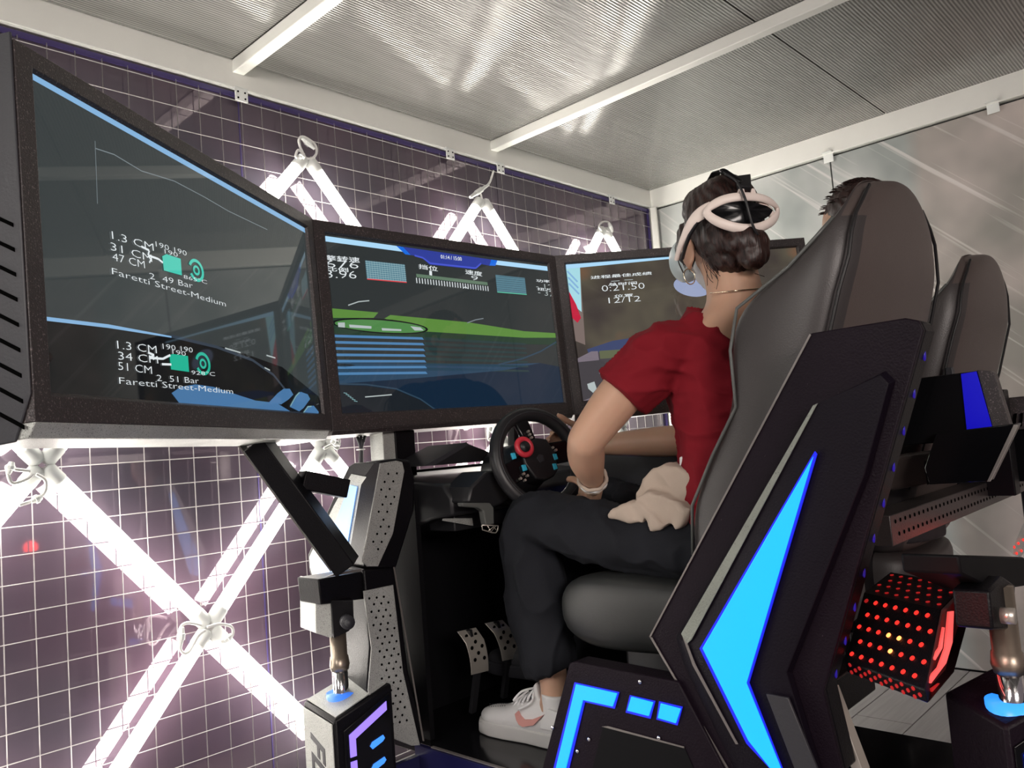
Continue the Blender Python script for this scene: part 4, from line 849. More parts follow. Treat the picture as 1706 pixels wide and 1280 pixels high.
MB().tube([W_(.0 + .021 * math.cos(2 * PI * i / 24) - .040, .040 + .021 * math.sin(2 * PI * i / 24), -.022) for i in range(24)], .0075, 10, closed=True).build('red_dial', mat('red_plastic', (0.55, 0.03, 0.05, 1), 0.4), sw, smooth=True)
MB().cyl(W_(-.040, .040, -.030), W_(-.040, .040, -.006), .014, 16).build('dial_core', black_plastic, sw, smooth=True)
cyanb = mat('cyan_button', (0.03, 0.42, 0.62, 1), 0.35)
for a, b in ((-.075, .030), (-.060, -.008), (.045, -.012), (.030, -.035)):
    MB().prism([W_(a - .007, b - .008, -.014), W_(a + .006, b - .009, -.014), W_(a + .008, b + .006, -.014), W_(a - .004, b + .009, -.014)], wd * .006).build('blue_button', cyanb, sw, bevel=.0015)
for a, b in ((.0, .075), (.0, .066), (.001, .057), (-.085, -.03), (-.075, -.038), (-.062, -.03), (-.07, -.022), (.05, .012), (.056, .003)):
    MB().cyl(W_(a, b, -.016), W_(a, b, -.008), .0035, 10).build('small_button', steel, sw)
MB().prism([W_(-.008, -.012, -.0135), (W_(.008, -.012, -.0135)), W_(.011, .004, -.0135), W_(0, .010, -.0135), W_(-.011, .004, -.0135)], wd * .002).build('hub_emblem', case_grey, sw, bevel=.001)
MB().tube([wc + wd * .02, wc + wd * .05, wc + wd * .16], [.05, .062, .085], 24).build('wheel_base', black_plastic, sw, smooth=True)
# clamp housing under the column
ch_ = thing('wheel_clamp', 'black wheel base housing with grey clamp leg under the dashboard', 'clamp', [(1.463,1.5,0.92)][0])
MB().prism([(1.375,1.46,0.955),(1.422,1.46,0.983),(1.435,1.46,0.99),(1.501,1.46,0.988),(1.51,1.46,0.907),(1.447,1.46,0.896),(1.361,1.46,0.918)], (0, .10, 0)).build('housing', black_plastic, ch_, bevel=.006)
MB().prism([(1.336,1.455,0.92),(1.432,1.455,0.91),(1.444,1.455,0.897),(1.441,1.455,0.855),(1.412,1.455,0.856),(1.407,1.455,0.892),(1.391,1.455,0.902),(1.339,1.455,0.911)], (0, .02, 0)).build('clamp_leg', mat('grey_plastic', (0.10, 0.105, 0.10, 1), 0.35), ch_, bevel=.003)
t0 = [(1.392,1.45,0.859),(1.449,1.45,0.851),(1.445,1.45,0.839),(1.438,1.45,0.834),(1.426,1.45,0.836),(1.393,1.45,0.848)]
MB().tube(t0, .0016, 8, closed=True).tube([(1.411,1.45,0.856),(1.422,1.45,0.839),(1.44,1.45,0.851)], .0012, 6).tube([(1.414,1.45,0.843),(1.432,1.45,0.85),(1.441,1.45,0.841)], .0012, 6).build('clamp_foot', steel, ch_, smooth=True)

# ---------------------------------------------------------------- seats
def seat(name_label, rear_m, side_m, dx=0.0, dy=0.0, dz=0.0, group='simulator seats'):
    """bucket seat: backrest lofted up the spine with wings, cushion with rolled edge"""
    t = thing('bucket_seat', name_label, 'seat', (1.66 + dx, .80 + dy, .50 + dz), group)
    D = Vector((dx, dy, dz)); cx = 1.71
    # sections up the back: z, y rear, y front wing, half width, corner
    secs = [(.70, .735, .875, .26), (.80, .70, .900, .275), (.90, .665, .885, .285), (1.0, .620, .825, .290), (1.09, .585, .765, .290), (1.20, .545, .765, .290), (1.28, .520, .745, .285), (1.34, .500, .640, .275), (1.385, .495, .590, .262), (1.42, .490, .558, .245), (1.450, .487, .547, .212), (1.485, .487, .542, .168), (1.506, .492, .537, .125), (1.516, .50, .53, .07)]
    body = MB(); rg = []
    for z, yr, yf, hw in secs:
        lp = []
        k = min(.05, hw * .4); wing = .055
        pts = [(-hw, yr + .05), (-hw + .035, yr + .008), (-hw * .35, yr - .006), (hw * .35, yr - .006), (hw - .035, yr + .008), (hw, yr + .05), (hw, yf - .02), (hw - .02, yf), (hw - wing * .8, yf - .01),
               (hw - wing - .02, (yf + yr) / 2 + .02), (0, (yf + yr) / 2 + .005), (-hw + wing + .02, (yf + yr) / 2 + .02), (-hw + wing * .8, yf - .01), (-hw + .02, yf), (-hw, yf - .02)]
        rg.append([Vector((cx + a, b, z)) + D for a, b in pts])
    body.rings(rg); bk = body.build('backrest', rear_m, t, smooth=True)
    bk.data.materials.append(leather_side)
    for p in bk.data.polygons:
        if abs(p.normal.x) > .62 or p.normal.y > .3: p.material_index = 1
    sb = bk.modifiers.new('sub', 'SUBSURF'); sb.levels = 2; sb.render_levels = 2
    # piping seams where side meets rear
    for s in (-1, 1):
        MB().tube([Vector((cx + s * (hw - .012), yr + .018, z)) + D for z, yr, yf, hw in secs[2:-2]], .0035, 6).build('piping', mat('dark_piping', (.012, .011, .012, 1), .5), bk, smooth=True)
        MB().tube([Vector((cx + s * (hw - .004), yf - .012, z)) + D for z, yr, yf, hw in secs[1:-4]], .0035, 6).build('piping', mat('grey_piping', (.10, .105, .10, 1), .4), bk, smooth=True)
    # cushion
    cu_ = MB(); rg = []
    for y, z0, z1, hw in ((.70, .60, .72, .20), (.78, .575, .735, .245), (.95, .565, .745, .262), (1.10, .560, .752, .280), (1.20, .563, .750, .280), (1.255, .59, .728, .272), (1.275, .63, .695, .25)):
        e = .03
        rg.append([Vector((cx + a, y, z)) + D for a, z in ((-hw, z0 + e), (-hw + e, z0), (hw - e, z0), (hw, z0 + e), (hw, z1 - e), (hw - e, z1), (hw * .4, z1 - .02), (-hw * .4, z1 - .02), (-hw + e, z1), (-hw, z1 - e))])
    cu_.rings(rg); cs = cu_.build('seat_cushion', side_m if dx else leather, t, smooth=True); sb = cs.modifiers.new('sub', 'SUBSURF'); sb.levels = 2; sb.render_levels = 2
    MB().box((cx - .18 + dx, .78 + dy, .50 + dz), (cx + .18 + dx, 1.15 + dy, .575 + dz)).build('seat_base', black_plastic, t, bevel=.01)
    MB().prism([Vector(p) + D for p in ((cx - .285, .54, 1.14), (cx - .285, .565, 1.14), (cx - .285, .560, 1.205), (cx - .285, .545, 1.205))], (.02, 0, 0)).build('hinge_tab', case_grey, t, bevel=.002)
    return t
seat('large brown-grey bucket seat directly behind the red-shirted driver', leather_br, leather)

l = bpy.data.lights.new('underglow', 'POINT'); l.energy = 1.6; l.color = (.03, .03, 1); l.shadow_soft_size = .03
lo = bpy.data.objects.new('underglow', l); C.objects.link(lo); lo.location = (1.60, .55, .16)

# ================================================================ the driver
def spline(pts, n=5):
    pts = [Vector(p) for p in pts]; m = len(pts); out = []
    for i in range(m - 1):
        p0, p1, p2, p3 = pts[max(i - 1, 0)], pts[i], pts[i + 1], pts[min(i + 2, m - 1)]
        for q in range(n):
            u = q / n; out.append(0.5 * ((2 * p1) + (p2 - p0) * u + (2 * p0 - 5 * p1 + 4 * p2 - p3) * u * u + (3 * p1 - p0 - 3 * p2 + p3) * u ** 3))
    out.append(pts[-1]); return out
def limb(mb, pts, rad, n=16):
    P = spline(pts); R = [v.x for v in spline([(r, 0, 0) for r in rad])]
    mb.tube(P, R, n); mb.ell(pts[0], (rad[0],) * 3, 12); mb.ell(pts[-1], (rad[-1],) * 3, 12)
def hand(mb, wrist, palm, across, nrm, curl, thumb, L=.075, r=.0085):
    """palm slab from the wrist, four fingers rooted across it and curled, thumb from its side"""
    wrist, palm, across, nrm = map(Vector, (wrist, palm, across, nrm)); fwd = (palm - wrist).normalized(); across = across.normalized()
    nrm = nrm.normalized()
    c = palm
    rm = Matrix((across, fwd, nrm)).transposed()
    mb.ell(c, (.040, .045, .017), 16, rm); mb.tube([wrist, wrist.lerp(c, .5), c], [.024, .026, .022], 12)
    for k, (off, ln) in enumerate(((-.030, .82), (-.010, 1.0), (.010, .95), (.029, .75))):
        b = c + across * off + fwd * .030; a1, a2, a3 = curl
        d1 = fwd * math.cos(a1) - nrm * math.sin(a1); d2 = fwd * math.cos(a2) - nrm * math.sin(a2); d3 = fwd * math.cos(a3) - nrm * math.sin(a3)
        p1 = b + d1 * .040 * ln; p2 = p1 + d2 * .027 * ln; p3 = p2 + d3 * .020 * ln
        mb.tube([b, b.lerp(p1, .5), p1, p1.lerp(p2, .5), p2, p3], [r * 1.1, r * 1.05, r * 1.05, r * .95, r * .95, r * .7], 10)
        mb.ell(p3, (r * .72,) * 3, 8)
    mb.tube(spline(thumb, 3), [r * 1.5] + [r * 1.15] * (3 * (len(thumb) - 1) - 1) + [r * .8], 10); mb.ell(thumb[-1], (r * .82,) * 3, 8)

hc = Vector((1.664, .872, 1.487)); fa = math.radians(44)
HF = Vector((math.sin(fa), math.cos(fa), -.10)).normalized(); HR = Vector((math.cos(fa), -math.sin(fa), 0)); HU = HR.cross(HF)
HM = Matrix((HR, HF, HU)).transposed()
Hh = lambda x, y, z: hc + HM @ Vector((x, y, z))
who = thing('person', 'seated driver in dark red jersey and black jeans wearing a white headset', 'person', (1.60, 1.0, .32))
b = MB()
b.loft([((1.645, .88, .80), (.15, 0, 0), (0, .11, 0)), ((1.645, .875, .90), (.145, 0, 0), (0, .10, 0)), ((1.645, .875, 1.02), (.14, 0, 0), (0, .09, 0)), ((1.65, .885, 1.13), (.150, 0, 0), (0, .095, 0)), ((1.655, .885, 1.22), (.155, 0, 0), (0, .08, .01)), ((1.662, .868, 1.285), (.120, 0, 0), (0, .060, .01)), ((1.660, .852, 1.33), (.076, 0, 0), (0, .062, .01)), ((1.657, .854, 1.38), (.063, 0, 0), (0, .060, .0)), ((1.658, .864, 1.43), (.060, 0, 0), (0, .062, 0))])
b.ell(Hh(0, -.008, .022), (.078, .098, .100), 20, HM); b.ell(Hh(0, .035, -.045), (.058, .055, .062), 16, HM); b.ell(Hh(0, .068, -.085), (.026, .022, .022), 12, HM)
b.ell(Hh(0, .100, -.022), (.013, .018, .024), 10, HM); b.ell(Hh(0, .092, -.055), (.022, .010, .008), 10, HM)
for s in (-1, 1):
    b.ell(Hh(s * .086, -.010, -.036), (.010, .024, .033), 12, HM @ Matrix.Rotation(s * -.35, 3, 'Z')); b.ell(Hh(s * .083, .000, -.064), (.006, .011, .012), 10, HM)
    b.ell(Hh(s * .032, .086, .004), (.014, .010, .010), 10, HM)
SL, EL, WL = (1.482, .945, 1.228), (1.390, 1.100, 1.048), (1.530, 1.200, .950)
limb(b, [(1.60, .91, 1.225), SL, (1.430, 1.025, 1.142), EL], [.042, .044, .050, .041]); limb(b, [EL, (1.450, 1.150, 1.005), WL, (1.560, 1.225, .925)], [.041, .042, .026, .024])
hand(b, (1.560, 1.225, .925), (1.598, 1.268, .898), (.3, -.45, -.75), (.70, -.60, .30), (.3, 1.1, 1.9), [(1.575, 1.262, .940), (1.585, 1.305, .952), (1.600, 1.335, .950)])
SR, ER, WR = (1.835, .945, 1.245), (1.950, 1.110, 1.025), (1.795, 1.345, 1.032)
limb(b, [(1.72, .91, 1.235), SR, (1.905, 1.03, 1.13), ER], [.042, .046, .047, .040]); limb(b, [ER, (1.88, 1.215, 1.028), WR, (1.775, 1.372, 1.036)], [.042, .043, .030, .025])
hand(b, (1.775, 1.372, 1.036), (1.738, 1.405, 1.042), (.15, .35, -.9), (.70, .65, .1), (.2, .9, 1.7), [(1.765, 1.378, 1.055), (1.738, 1.395, 1.085), (1.705, 1.41, 1.105), (1.680, 1.418, 1.122)])
b.loft([((1.50, 1.365, .60), (.045, 0, 0), (0, .048, 0)), ((1.50, 1.355, .50), (.036, 0, 0), (0, .038, 0)), ((1.50, 1.350, .44), (.032, 0, 0), (0, .036, 0)), ((1.50, 1.365, .38), (.033, 0, 0), (0, .045, 0))])
b.loft([((1.56, .87, .80), (.06, 0, 0), (0, 0, .06)), ((1.53, 1.10, .82), (.06, 0, 0), (0, 0, .055)), ((1.49, 1.34, .86), (.052, 0, 0), (0, 0, .05)), ((1.495, 1.375, .78), (.05, 0, 0), (0, .05, 0)), ((1.50, 1.37, .58), (.045, 0, 0), (0, .05, 0))])
b.loft([((1.73, .87, .80), (.06, 0, 0), (0, 0, .06)), ((1.75, 1.10, .82), (.06, 0, 0), (0, 0, .055)), ((1.76, 1.36, .86), (.052, 0, 0), (0, 0, .05)), ((1.75, 1.42, .78), (.05, 0, 0), (0, .05, 0)), ((1.69, 1.49, .55), (.04, 0, 0), (0, .045, 0)), ((1.68, 1.50, .42), (.03, 0, 0), (0, .04, 0))])
body = remesh(b, 'body', skin, who, .0048, 5)
# jersey
def fold(scale, amp, stretch=(1, 1, 1), seed=0.0):
    def f(p):
        q = Vector((p.x * stretch[0], p.y * stretch[1], p.z * stretch[2])) * scale + Vector((seed, seed * .7, 0)); q += Vector((noise.noise(q * .6), noise.noise(q * .6 + Vector((5, 0, 0))), 0)) * .5
        rg = (1 - abs(noise.noise(q))) ** 4; return amp * (rg - .45) * 1.1 + amp * .3 * noise.noise(q * 2.5)
        q = Vector((p.x * stretch[0], p.y * stretch[1], p.z * stretch[2])) * scale + Vector((seed, seed * .7, 0))
        n1 = noise.noise(q); return amp * (abs(n1) ** .7 * (1 if n1 > 0 else -1)) + amp * .3 * noise.noise(q * 2.7)
    return f
t = MB()
t.loft([((1.640, .885, .815), (.168, 0, 0), (0, .120, .02)), ((1.640, .885, .88), (.160, 0, 0), (0, .116, 0)), ((1.640, .885, .96), (.150, 0, 0), (0, .108, 0)), ((1.645, .885, 1.05), (.155, 0, 0), (0, .108, 0)), ((1.650, .890, 1.14), (.172, 0, 0), (0, .116, 0)), ((1.655, .892, 1.21), (.178, 0, 0), (0, .100, .01)), ((1.66, .890, 1.265), (.158, 0, 0), (0, .082, .03)), ((1.662, .888, 1.304), (.118, 0, 0), (0, .064, .035))], 24)
limb(t, [(1.62, .905, 1.225), (1.487, .940, 1.226), (1.455, .985, 1.178), (1.432, 1.022, 1.145)], [.055, .064, .069, .067])
limb(t, [(1.71, .915, 1.235), (1.833, .943, 1.240), (1.870, .985, 1.185), (1.900, 1.02, 1.14)], [.058, .068, .066, .062])
def cut_sleeves(p):      # straight hems: flatten the rounded sleeve ends
    for q, d in ((Vector((1.432, 1.022, 1.145)), Vector((-.42, .52, -.62)).normalized()), (Vector((1.900, 1.02, 1.14)), Vector((.45, .52, -.64)).normalized())):
        k = (p - q).dot(d)
        if k > 0 and (p - q).length < .12: p = p - d * k * .85
    return p
shirt = remesh(t, 'jersey', red_cloth, who, .0060, 5, disp=fold(11, .0085, (1, 1, 2.0)), post=cut_sleeves)
# neckline shows skin: lower back yoke of the neck
# jeans
j = MB()
j.loft([((1.645, .90, .93), (.145, 0, 0), (0, .095, 0)), ((1.645, .895, .86), (.165, 0, 0), (0, .125, 0)), ((1.645, .90, .80), (.165, 0, 0), (0, .12, 0)), ((1.645, .90, .765), (.13, 0, 0), (0, .09, 0))])
j.loft([((1.565, .86, .800), (.095, 0, 0), (0, 0, .072)), ((1.545, 1.00, .806), (.092, 0, 0), (0, 0, .075)), ((1.520, 1.18, .828), (.084, 0, 0), (0, 0, .076)), ((1.495, 1.33, .860), (.074, 0, 0), (0, .02, .070)), ((1.493, 1.385, .835), (.070, 0, 0), (0, .060, .045)), ((1.495, 1.385, .74), (.074, 0, 0), (0, .082, 0)), ((1.497, 1.380, .62), (.070, 0, 0), (0, .078, 0)), ((1.500, 1.365, .54), (.066, 0, 0), (0, .070, .0)), ((1.500, 1.362, .485), (.062, 0, 0), (0, .068, -.015))], 22)
j.loft([((1.725, .86, .800), (.095, 0, 0), (0, 0, .072)), ((1.745, 1.00, .806), (.092, 0, 0), (0, 0, .075)), ((1.765, 1.20, .830), (.084, 0, 0), (0, 0, .076)), ((1.775, 1.35, .868), (.072, 0, 0), (0, .02, .070)), ((1.770, 1.42, .825), (.070, 0, 0), (0, .06, .04)), ((1.740, 1.45, .70), (.068, 0, 0), (0, .07, 0)), ((1.69, 1.49, .56), (.060, 0, 0), (0, .064, 0)), ((1.675, 1.50, .495), (.058, 0, 0), (0, .060, 0))], 22)
jeans = remesh(j, 'jeans', denim, who, .0065, 4, disp=fold(15, .010, (1, .8, .5), 3.0))
# hair
h = MB()
h.ell(Hh(0, -.018, .030), (.089, .100, .108), 24, HM); h.ell(Hh(0, -.055, -.022), (.074, .062, .062), 18, HM); h.ell(Hh(0, -.05, -.065), (.052, .045, .045), 14, HM)
h.ell(Hh(.016, -.105, -.050), (.050, .036, .036), 16, HM); h.ell(Hh(.024, -.108, -.085), (.036, .026, .034), 14, HM); h.ell(Hh(-.005, .03, .085), (.07, .06, .05), 16, HM)
h.ell(Hh(-.078, .038, .010), (.018, .03, .045), 12, HM); h.ell(Hh(.078, .038, .010), (.018, .03, .045), 12, HM)
def hairdisp(p):
    q = HM.transposed() @ (p - hc); a = math.atan2(q.x, -q.y)
    return .0014 * math.sin(a * 30 + q.z * 60 + 9 * noise.noise(p * 12)) + .009 * noise.noise(p * 20)
hair = remesh(h, 'hair', hair_m, who, .0045, 3, disp=hairdisp)
st = MB(); rn = random.Random(8)
for i in range(34):
    x0 = rn.uniform(-.075, .02); z0 = rn.uniform(-.06, -.03); y0 = -.045 - .02 * rn.random()
    pts = [Hh(x0, y0, z0), Hh(x0 + rn.uniform(-.004, .015), y0 - .006, z0 - .03), Hh(x0 + rn.uniform(0, .035), y0 + .006, z0 - .06), Hh(x0 + rn.uniform(.0, .05), y0 + .015, z0 - rn.uniform(.065, .095))]
    st.tube(spline(pts, 4), .0007, 5)
for i in range(9):
    x0 = rn.uniform(-.092, -.078); z0 = rn.uniform(-.01, .06); y0 = rn.uniform(.0, .05)
    st.tube(spline([Hh(x0, y0, z0), Hh(x0 - .008, y0 + .008, z0 - .03), Hh(x0 + .002, y0 + .005, z0 - .07)], 4), .0008, 5)
for i in range(0):
    a = rn.uniform(-1.2, .3); st.tube(spline([Hh(.09 * math.sin(a), -.01, .13), Hh(.11 * math.sin(a), .01, .145 * math.cos(a * .6)), Hh(.12 * math.sin(a), .03, .12)], 4), .0007, 5)
tag(st.build('hair_strands', hair_m, who, smooth=True), kind='stuff')
# face mask, ear loop, earring
mk = MB(); mk.ell(Hh(0, .052, -.058), (.0605, .058, .050), 20, HM); mk.ell(Hh(0, .072, -.080), (.040, .040, .030), 16, HM)
tag(remesh(mk, 'face_mask', white_cloth, who, .005, 3), 'white face mask')
MB().tube(spline([Hh(-.060, .040, -.070), Hh(-.078, .010, -.055), Hh(-.083, -.018, -.030)], 5), .0016, 6).build('ear_loop', white_cloth, who, smooth=True)
ec = Hh(-.088, -.004, -.090)
MB().tube([ec + HR * .014 * math.cos(2 * PI * i / 24) + HU * .018 * math.sin(2 * PI * i / 24) + HF * .006 * math.cos(2 * PI * i / 24) for i in range(24)], .0013, 8, closed=True).build('hoop_earring', gold, who, smooth=True)
MB().tube(spline([Hh(-.06, -.05, -.145), Hh(-.01, -.075, -.150), Hh(.05, -.06, -.145)], 6), .0012, 6).build('necklace', gold, who, smooth=True)
# wristband
wv = (Vector((1.560, 1.225, .925)) - Vector((1.50, 1.178, .975))).normalized(); wcn = Vector((1.524, 1.196, .954)); o1 = wv.orthogonal().normalized(); o2 = wv.cross(o1)
for k, (dz, rr) in enumerate(((0, .0305), (.009, .0295), (-.007, .0315))):
    MB().tube([wcn + wv * dz + (o1 * math.cos(2 * PI * i / 28) + o2 * math.sin(2 * PI * i / 28)) * (rr + .002 + .0012 * math.sin(i * 1.7 + k)) for i in range(28)], .0045, 8, closed=True).build('wristband', beige_cloth if k else white_cloth, who, smooth=True)
# shoes
def shoe(x, y, z, rot, m, sole_m, label, emblem=False):
    t = thing('sneaker', label, 'shoe', (x, y, z), 'driver\'s shoes')
    M = Matrix.Translation((x, y, z)) @ Matrix.Rotation(rot, 4, 'Z'); T = lambda a, b, c: M @ Vector((a, b, c))
    so = [(-.030, -.045), (-.034, .02), (-.033, .08), (-.042, .15), (-.043, .195), (-.034, .232), (-.012, .250), (.014, .248), (.034, .225), (.042, .18), (.040, .12), (.034, .06), (.033, .0), (.028, -.045), (.014, -.062), (-.014, -.062)]
    MB().rings([[T(a * .96, b, .0) for a, b in so], [T(a * 1.04, b * 1.01, .008) for a, b in so], [T(a * 1.02, b * 1.005, .032) for a, b in so], [T(a * .92, b * .99, .036) for a, b in so]]).build('sole', sole_m, t, bevel=.003)
    u = MB(); u.loft([(T(0, -.050, .060), M.to_3x3() @ Vector((.022, 0, 0)), (0, 0, .034)), (T(0, -.02, .062), M.to_3x3() @ Vector((.033, 0, 0)), (0, 0, .046)), (T(0, .04, .062), M.to_3x3() @ Vector((.036, 0, 0)), (0, 0, .050)), (T(0, .10, .055), M.to_3x3() @ Vector((.037, 0, 0)), (0, 0, .042)), (T(0, .16, .046), M.to_3x3() @ Vector((.041, 0, 0)), (0, 0, .030)), (T(0, .205, .043), M.to_3x3() @ Vector((.038, 0, 0)), (0, 0, .025)), (T(0, .238, .040), M.to_3x3() @ Vector((.022, 0, 0)), (0, 0, .016))])
    u.tube([T(0, -.005, .085), T(0, -.008, .128)], [.036, .038], 16); u.prism([T(-.018, .035, .09), T(.018, .035, .09), T(.014, .045, .150), T(-.014, .045, .150)], M.to_3x3() @ Vector((0, .012, -.012)))
    remesh(u, 'upper', m, t, .004, 3)
    lc = MB()
    for k in range(6):
        yy = .050 + k * .018; zz = .122 - k * .0105
        lc.tube(spline([T(-.024, yy, zz - .010), T(-.010, yy + .006, zz + .002), T(.010, yy + .010, zz + .002), T(.024, yy + .014, zz - .012)], 4), .0030, 6); lc.tube(spline([T(.024, yy, zz - .010), T(.010, yy + .008, zz + .003), T(-.010, yy + .012, zz + .001), T(-.024, yy + .016, zz - .014)], 4), .0030, 6)
    lc.tube(spline([T(0, .06, .130), T(-.035, .075, .128), T(-.045, .095, .105), T(-.015, .07, .126)], 5), .0030, 6).tube(spline([T(0, .06, .130), T(-.03, .05, .105), T(-.042, .085, .085)], 5), .0026, 6)
    lc.build('laces', white_cloth if emblem else m, t, smooth=True)
    if emblem:
        MB().prism([T(-.0415, a, c) for a, c in ((.095, .058), (.098, .072), (.088, .080), (.082, .070), (.070, .062), (.045, .066), (.005, .084), (.04, .054), (.075, .044), (.088, .048))], M.to_3x3() @ Vector((.006, 0, 0))).build('side_emblem', pink_leather, t)
        MB().prism([T(-.0405, a, c) for a, c in ((-.045, .05), (.02, .05), (.01, .075), (-.01, .10), (-.045, .095))], M.to_3x3() @ Vector((.012, 0, 0))).build('heel_patch', white_rubber, t, bevel=.001)
        dm = MB()
        for i in range(9):
            for k in range(2): q = T(-.020 + k * .012, .150 + i * .008, .078 - i * .0015 + k * .003); dm.ell(q, (.0012,) * 3, 6)
        dm.build('toe_holes', case_grey, t)
    return t
shoe(1.500, 1.352, .313, math.radians(2), white_rubber, mat('off_white_rubber', (0.50, 0.49, 0.48, 1), .6), 'white low sneaker with pink side emblem on the black floor pan', True)
shoe(1.675, 1.50, .40, math.radians(0), mat('shadowed_shoe_grey', (0.03, 0.03, 0.035, 1), .6), mat('shadowed_sole', (0.02, 0.02, 0.025, 1), .6), 'shoe of the right foot on the pedals, coloured dark for shadow')  # shadow around the right foot is put into the shoe's dark colours
# headset
hs = thing('vr_headset', 'white headset with oval rear halo strapped round the driver\'s head', 'headset', Hh(0, 0, 0))
ringp = [(1.53,0.838,1.514),(1.536,0.824,1.526),(1.546,0.806,1.535),(1.56,0.788,1.539),(1.579,0.771,1.54),(1.606,0.756,1.54),(1.636,0.746,1.538),(1.672,0.745,1.533),(1.702,0.75,1.524),(1.668,0.741,1.5),(1.638,0.742,1.483),(1.609,0.751,1.471),(1.583,0.766,1.467),(1.563,0.783,1.471),(1.546,0.801,1.48),(1.536,0.819,1.493)]
cen = Vector((1.655, .865, 1.505))
def band(pts, w, th, mb, closed=True):
    pts = [Vector(p) for p in pts]; m = len(pts); k = len(mb.v)
    for i, p in enumerate(pts):
        a = pts[(i + 1) % m] if closed else pts[min(i + 1, m - 1)]; c_ = pts[i - 1] if closed else pts[max(i - 1, 0)]
        tn = (a - c_).normalized(); nn = (p - cen).normalized(); si = tn.cross(nn).normalized(); W2 = w[i] if isinstance(w, list) else w
        for (u, v) in ((-1, -.6), (-.7, .5), (0, .9), (.7, .5), (1, -.6), (0, -1)): mb.v.append(p + si * u * W2 + nn * v * th)
    for i in range(m if closed else m - 1):
        for q in range(6):
            a = k + i * 6 + q; b_ = k + i * 6 + (q + 1) % 6; c2 = k + ((i + 1) % m) * 6
            mb.f.append((a, b_, c2 + (q + 1) % 6, c2 + q))
    return mb
o = band(ringp, .0125, .0065, MB()).build('halo_ring', headset_white, hs, smooth=True); s_ = o.modifiers.new('s', 'SUBSURF'); s_.levels = 2; s_.render_levels = 2
armp = [(1.552,0.83,1.527),(1.544,0.847,1.521),(1.539,0.865,1.512),(1.537,0.882,1.497),(1.539,0.898,1.477),(1.547,0.916,1.458),(1.563,0.936,1.437)]
o = band(armp, [.019, .020, .017, .013, .010, .008, .007], .006, MB(), False).build('side_arm', headset_white, hs, smooth=True); s_ = o.modifiers.new('s', 'SUBSURF'); s_.levels = 2; s_.render_levels = 2
armr = [cen + (Vector(p) - cen).dot(HR) * -2 * HR + (Vector(p) - cen) for p in armp]
o = band(armr[:4], [.016, .016, .013, .010], .006, MB(), False).build('side_arm', headset_white, hs, smooth=True)
arme = [(1.552,0.828,1.499),(1.546,0.843,1.507),(1.542,0.856,1.505),(1.54,0.868,1.494),(1.54,0.884,1.477),(1.547,0.902,1.455),(1.561,0.921,1.434)]
band(arme, .004, .005, MB(), False).build('arm_lining', black_plastic, hs, smooth=True)
padp = [(1.535,0.829,1.515),(1.543,0.811,1.524),(1.558,0.791,1.527),(1.578,0.771,1.528),(1.605,0.754,1.525),(1.636,0.745,1.521),(1.659,0.743,1.515),(1.638,0.743,1.499),(1.611,0.75,1.486),(1.584,0.765,1.48),(1.562,0.783,1.484),(1.545,0.804,1.495),(1.537,0.82,1.505)]
pc = sum((Vector(p) for p in padp), Vector()) / 13 + (sum((Vector(p) for p in padp), Vector()) / 13 - cen).normalized() * .012
mb = MB(); mb.v = [Vector(p) for p in padp] + [pc] + [pc.lerp(Vector(p), .6) + (pc - cen).normalized() * .002 for p in padp]
for i in range(13): k = (i + 1) % 13; mb.f += [(i, k, 14 + k, 14 + i), (14 + i, 14 + k, 13)]
mb.build('rear_pad', black_gloss, hs, smooth=True)
v = MB(); v.ell(Hh(0, .118, .004), (.088, .052, .054), 24, HM); v.ell(Hh(0, .140, .000), (.082, .036, .048), 24, HM); v.ell(Hh(-.055, .125, -.01), (.04, .05, .055), 16, HM); v.ell(Hh(.055, .125, -.01), (.04, .05, .055), 16, HM)
remesh(v, 'visor', mat('visor_white', (0.62, 0.70, 0.72, 1), .3), hs, .005, 3)
MB().ell(Hh(0, .085, .003), (.090, .030, .060), 20, HM).build('face_gasket', black_plastic, hs, smooth=True)
clip = [(1.614,0.799,1.595),(1.664,0.791,1.607),(1.623,0.773,1.565),(1.593,0.788,1.566)]
MB().prism([Vector(p) + (Vector(p) - cen).normalized() * .006 for p in clip], -(Vector(clip[0]) - cen).normalized() * .014).build('strap_clip', black_plastic, hs, bevel=.003)
for q in ([(1.564,0.779,1.537),(1.577,0.777,1.558),(1.587,0.769,1.558),(1.582,0.765,1.539)], [(1.592,0.759,1.54),(1.605,0.76,1.56),(1.612,0.757,1.559),(1.608,0.751,1.539)]):
    MB().prism([Vector(p) for p in q], -(Vector(q[0]) - cen).normalized() * .006).build('ring_prong', headset_white, hs, bevel=.002)
tp = MB(); band([Hh(0, -.06, .135), Hh(0, -.02, .150), Hh(0, .03, .148), Hh(0, .08, .120), Hh(0, .115, .070)], .012, .0025, tp, False); tp.build('top_strap', black_plastic, hs)
cb = [(1.568,0.8,1.595),(1.569,0.79,1.587),(1.571,0.776,1.571),(1.568,0.764,1.542),(1.568,0.758,1.517),(1.571,0.755,1.489),(1.579,0.753,1.466),(1.589,0.751,1.452)]
cbl = thing('headset_cable', 'thin black cable hanging over the headset\'s oval halo', 'cable', cb[0])
MB().tube(spline(cb, 4), .0030, 8).build('cord', black_plastic, cbl, smooth=True)
MB().tube(spline([(1.572,0.811,1.603),(1.576,0.807,1.604),(1.575,0.795,1.593),(1.576,0.781,1.579),(1.579,0.772,1.57)], 4), .0065, 8).build('plug', black_gloss, cbl, smooth=True)
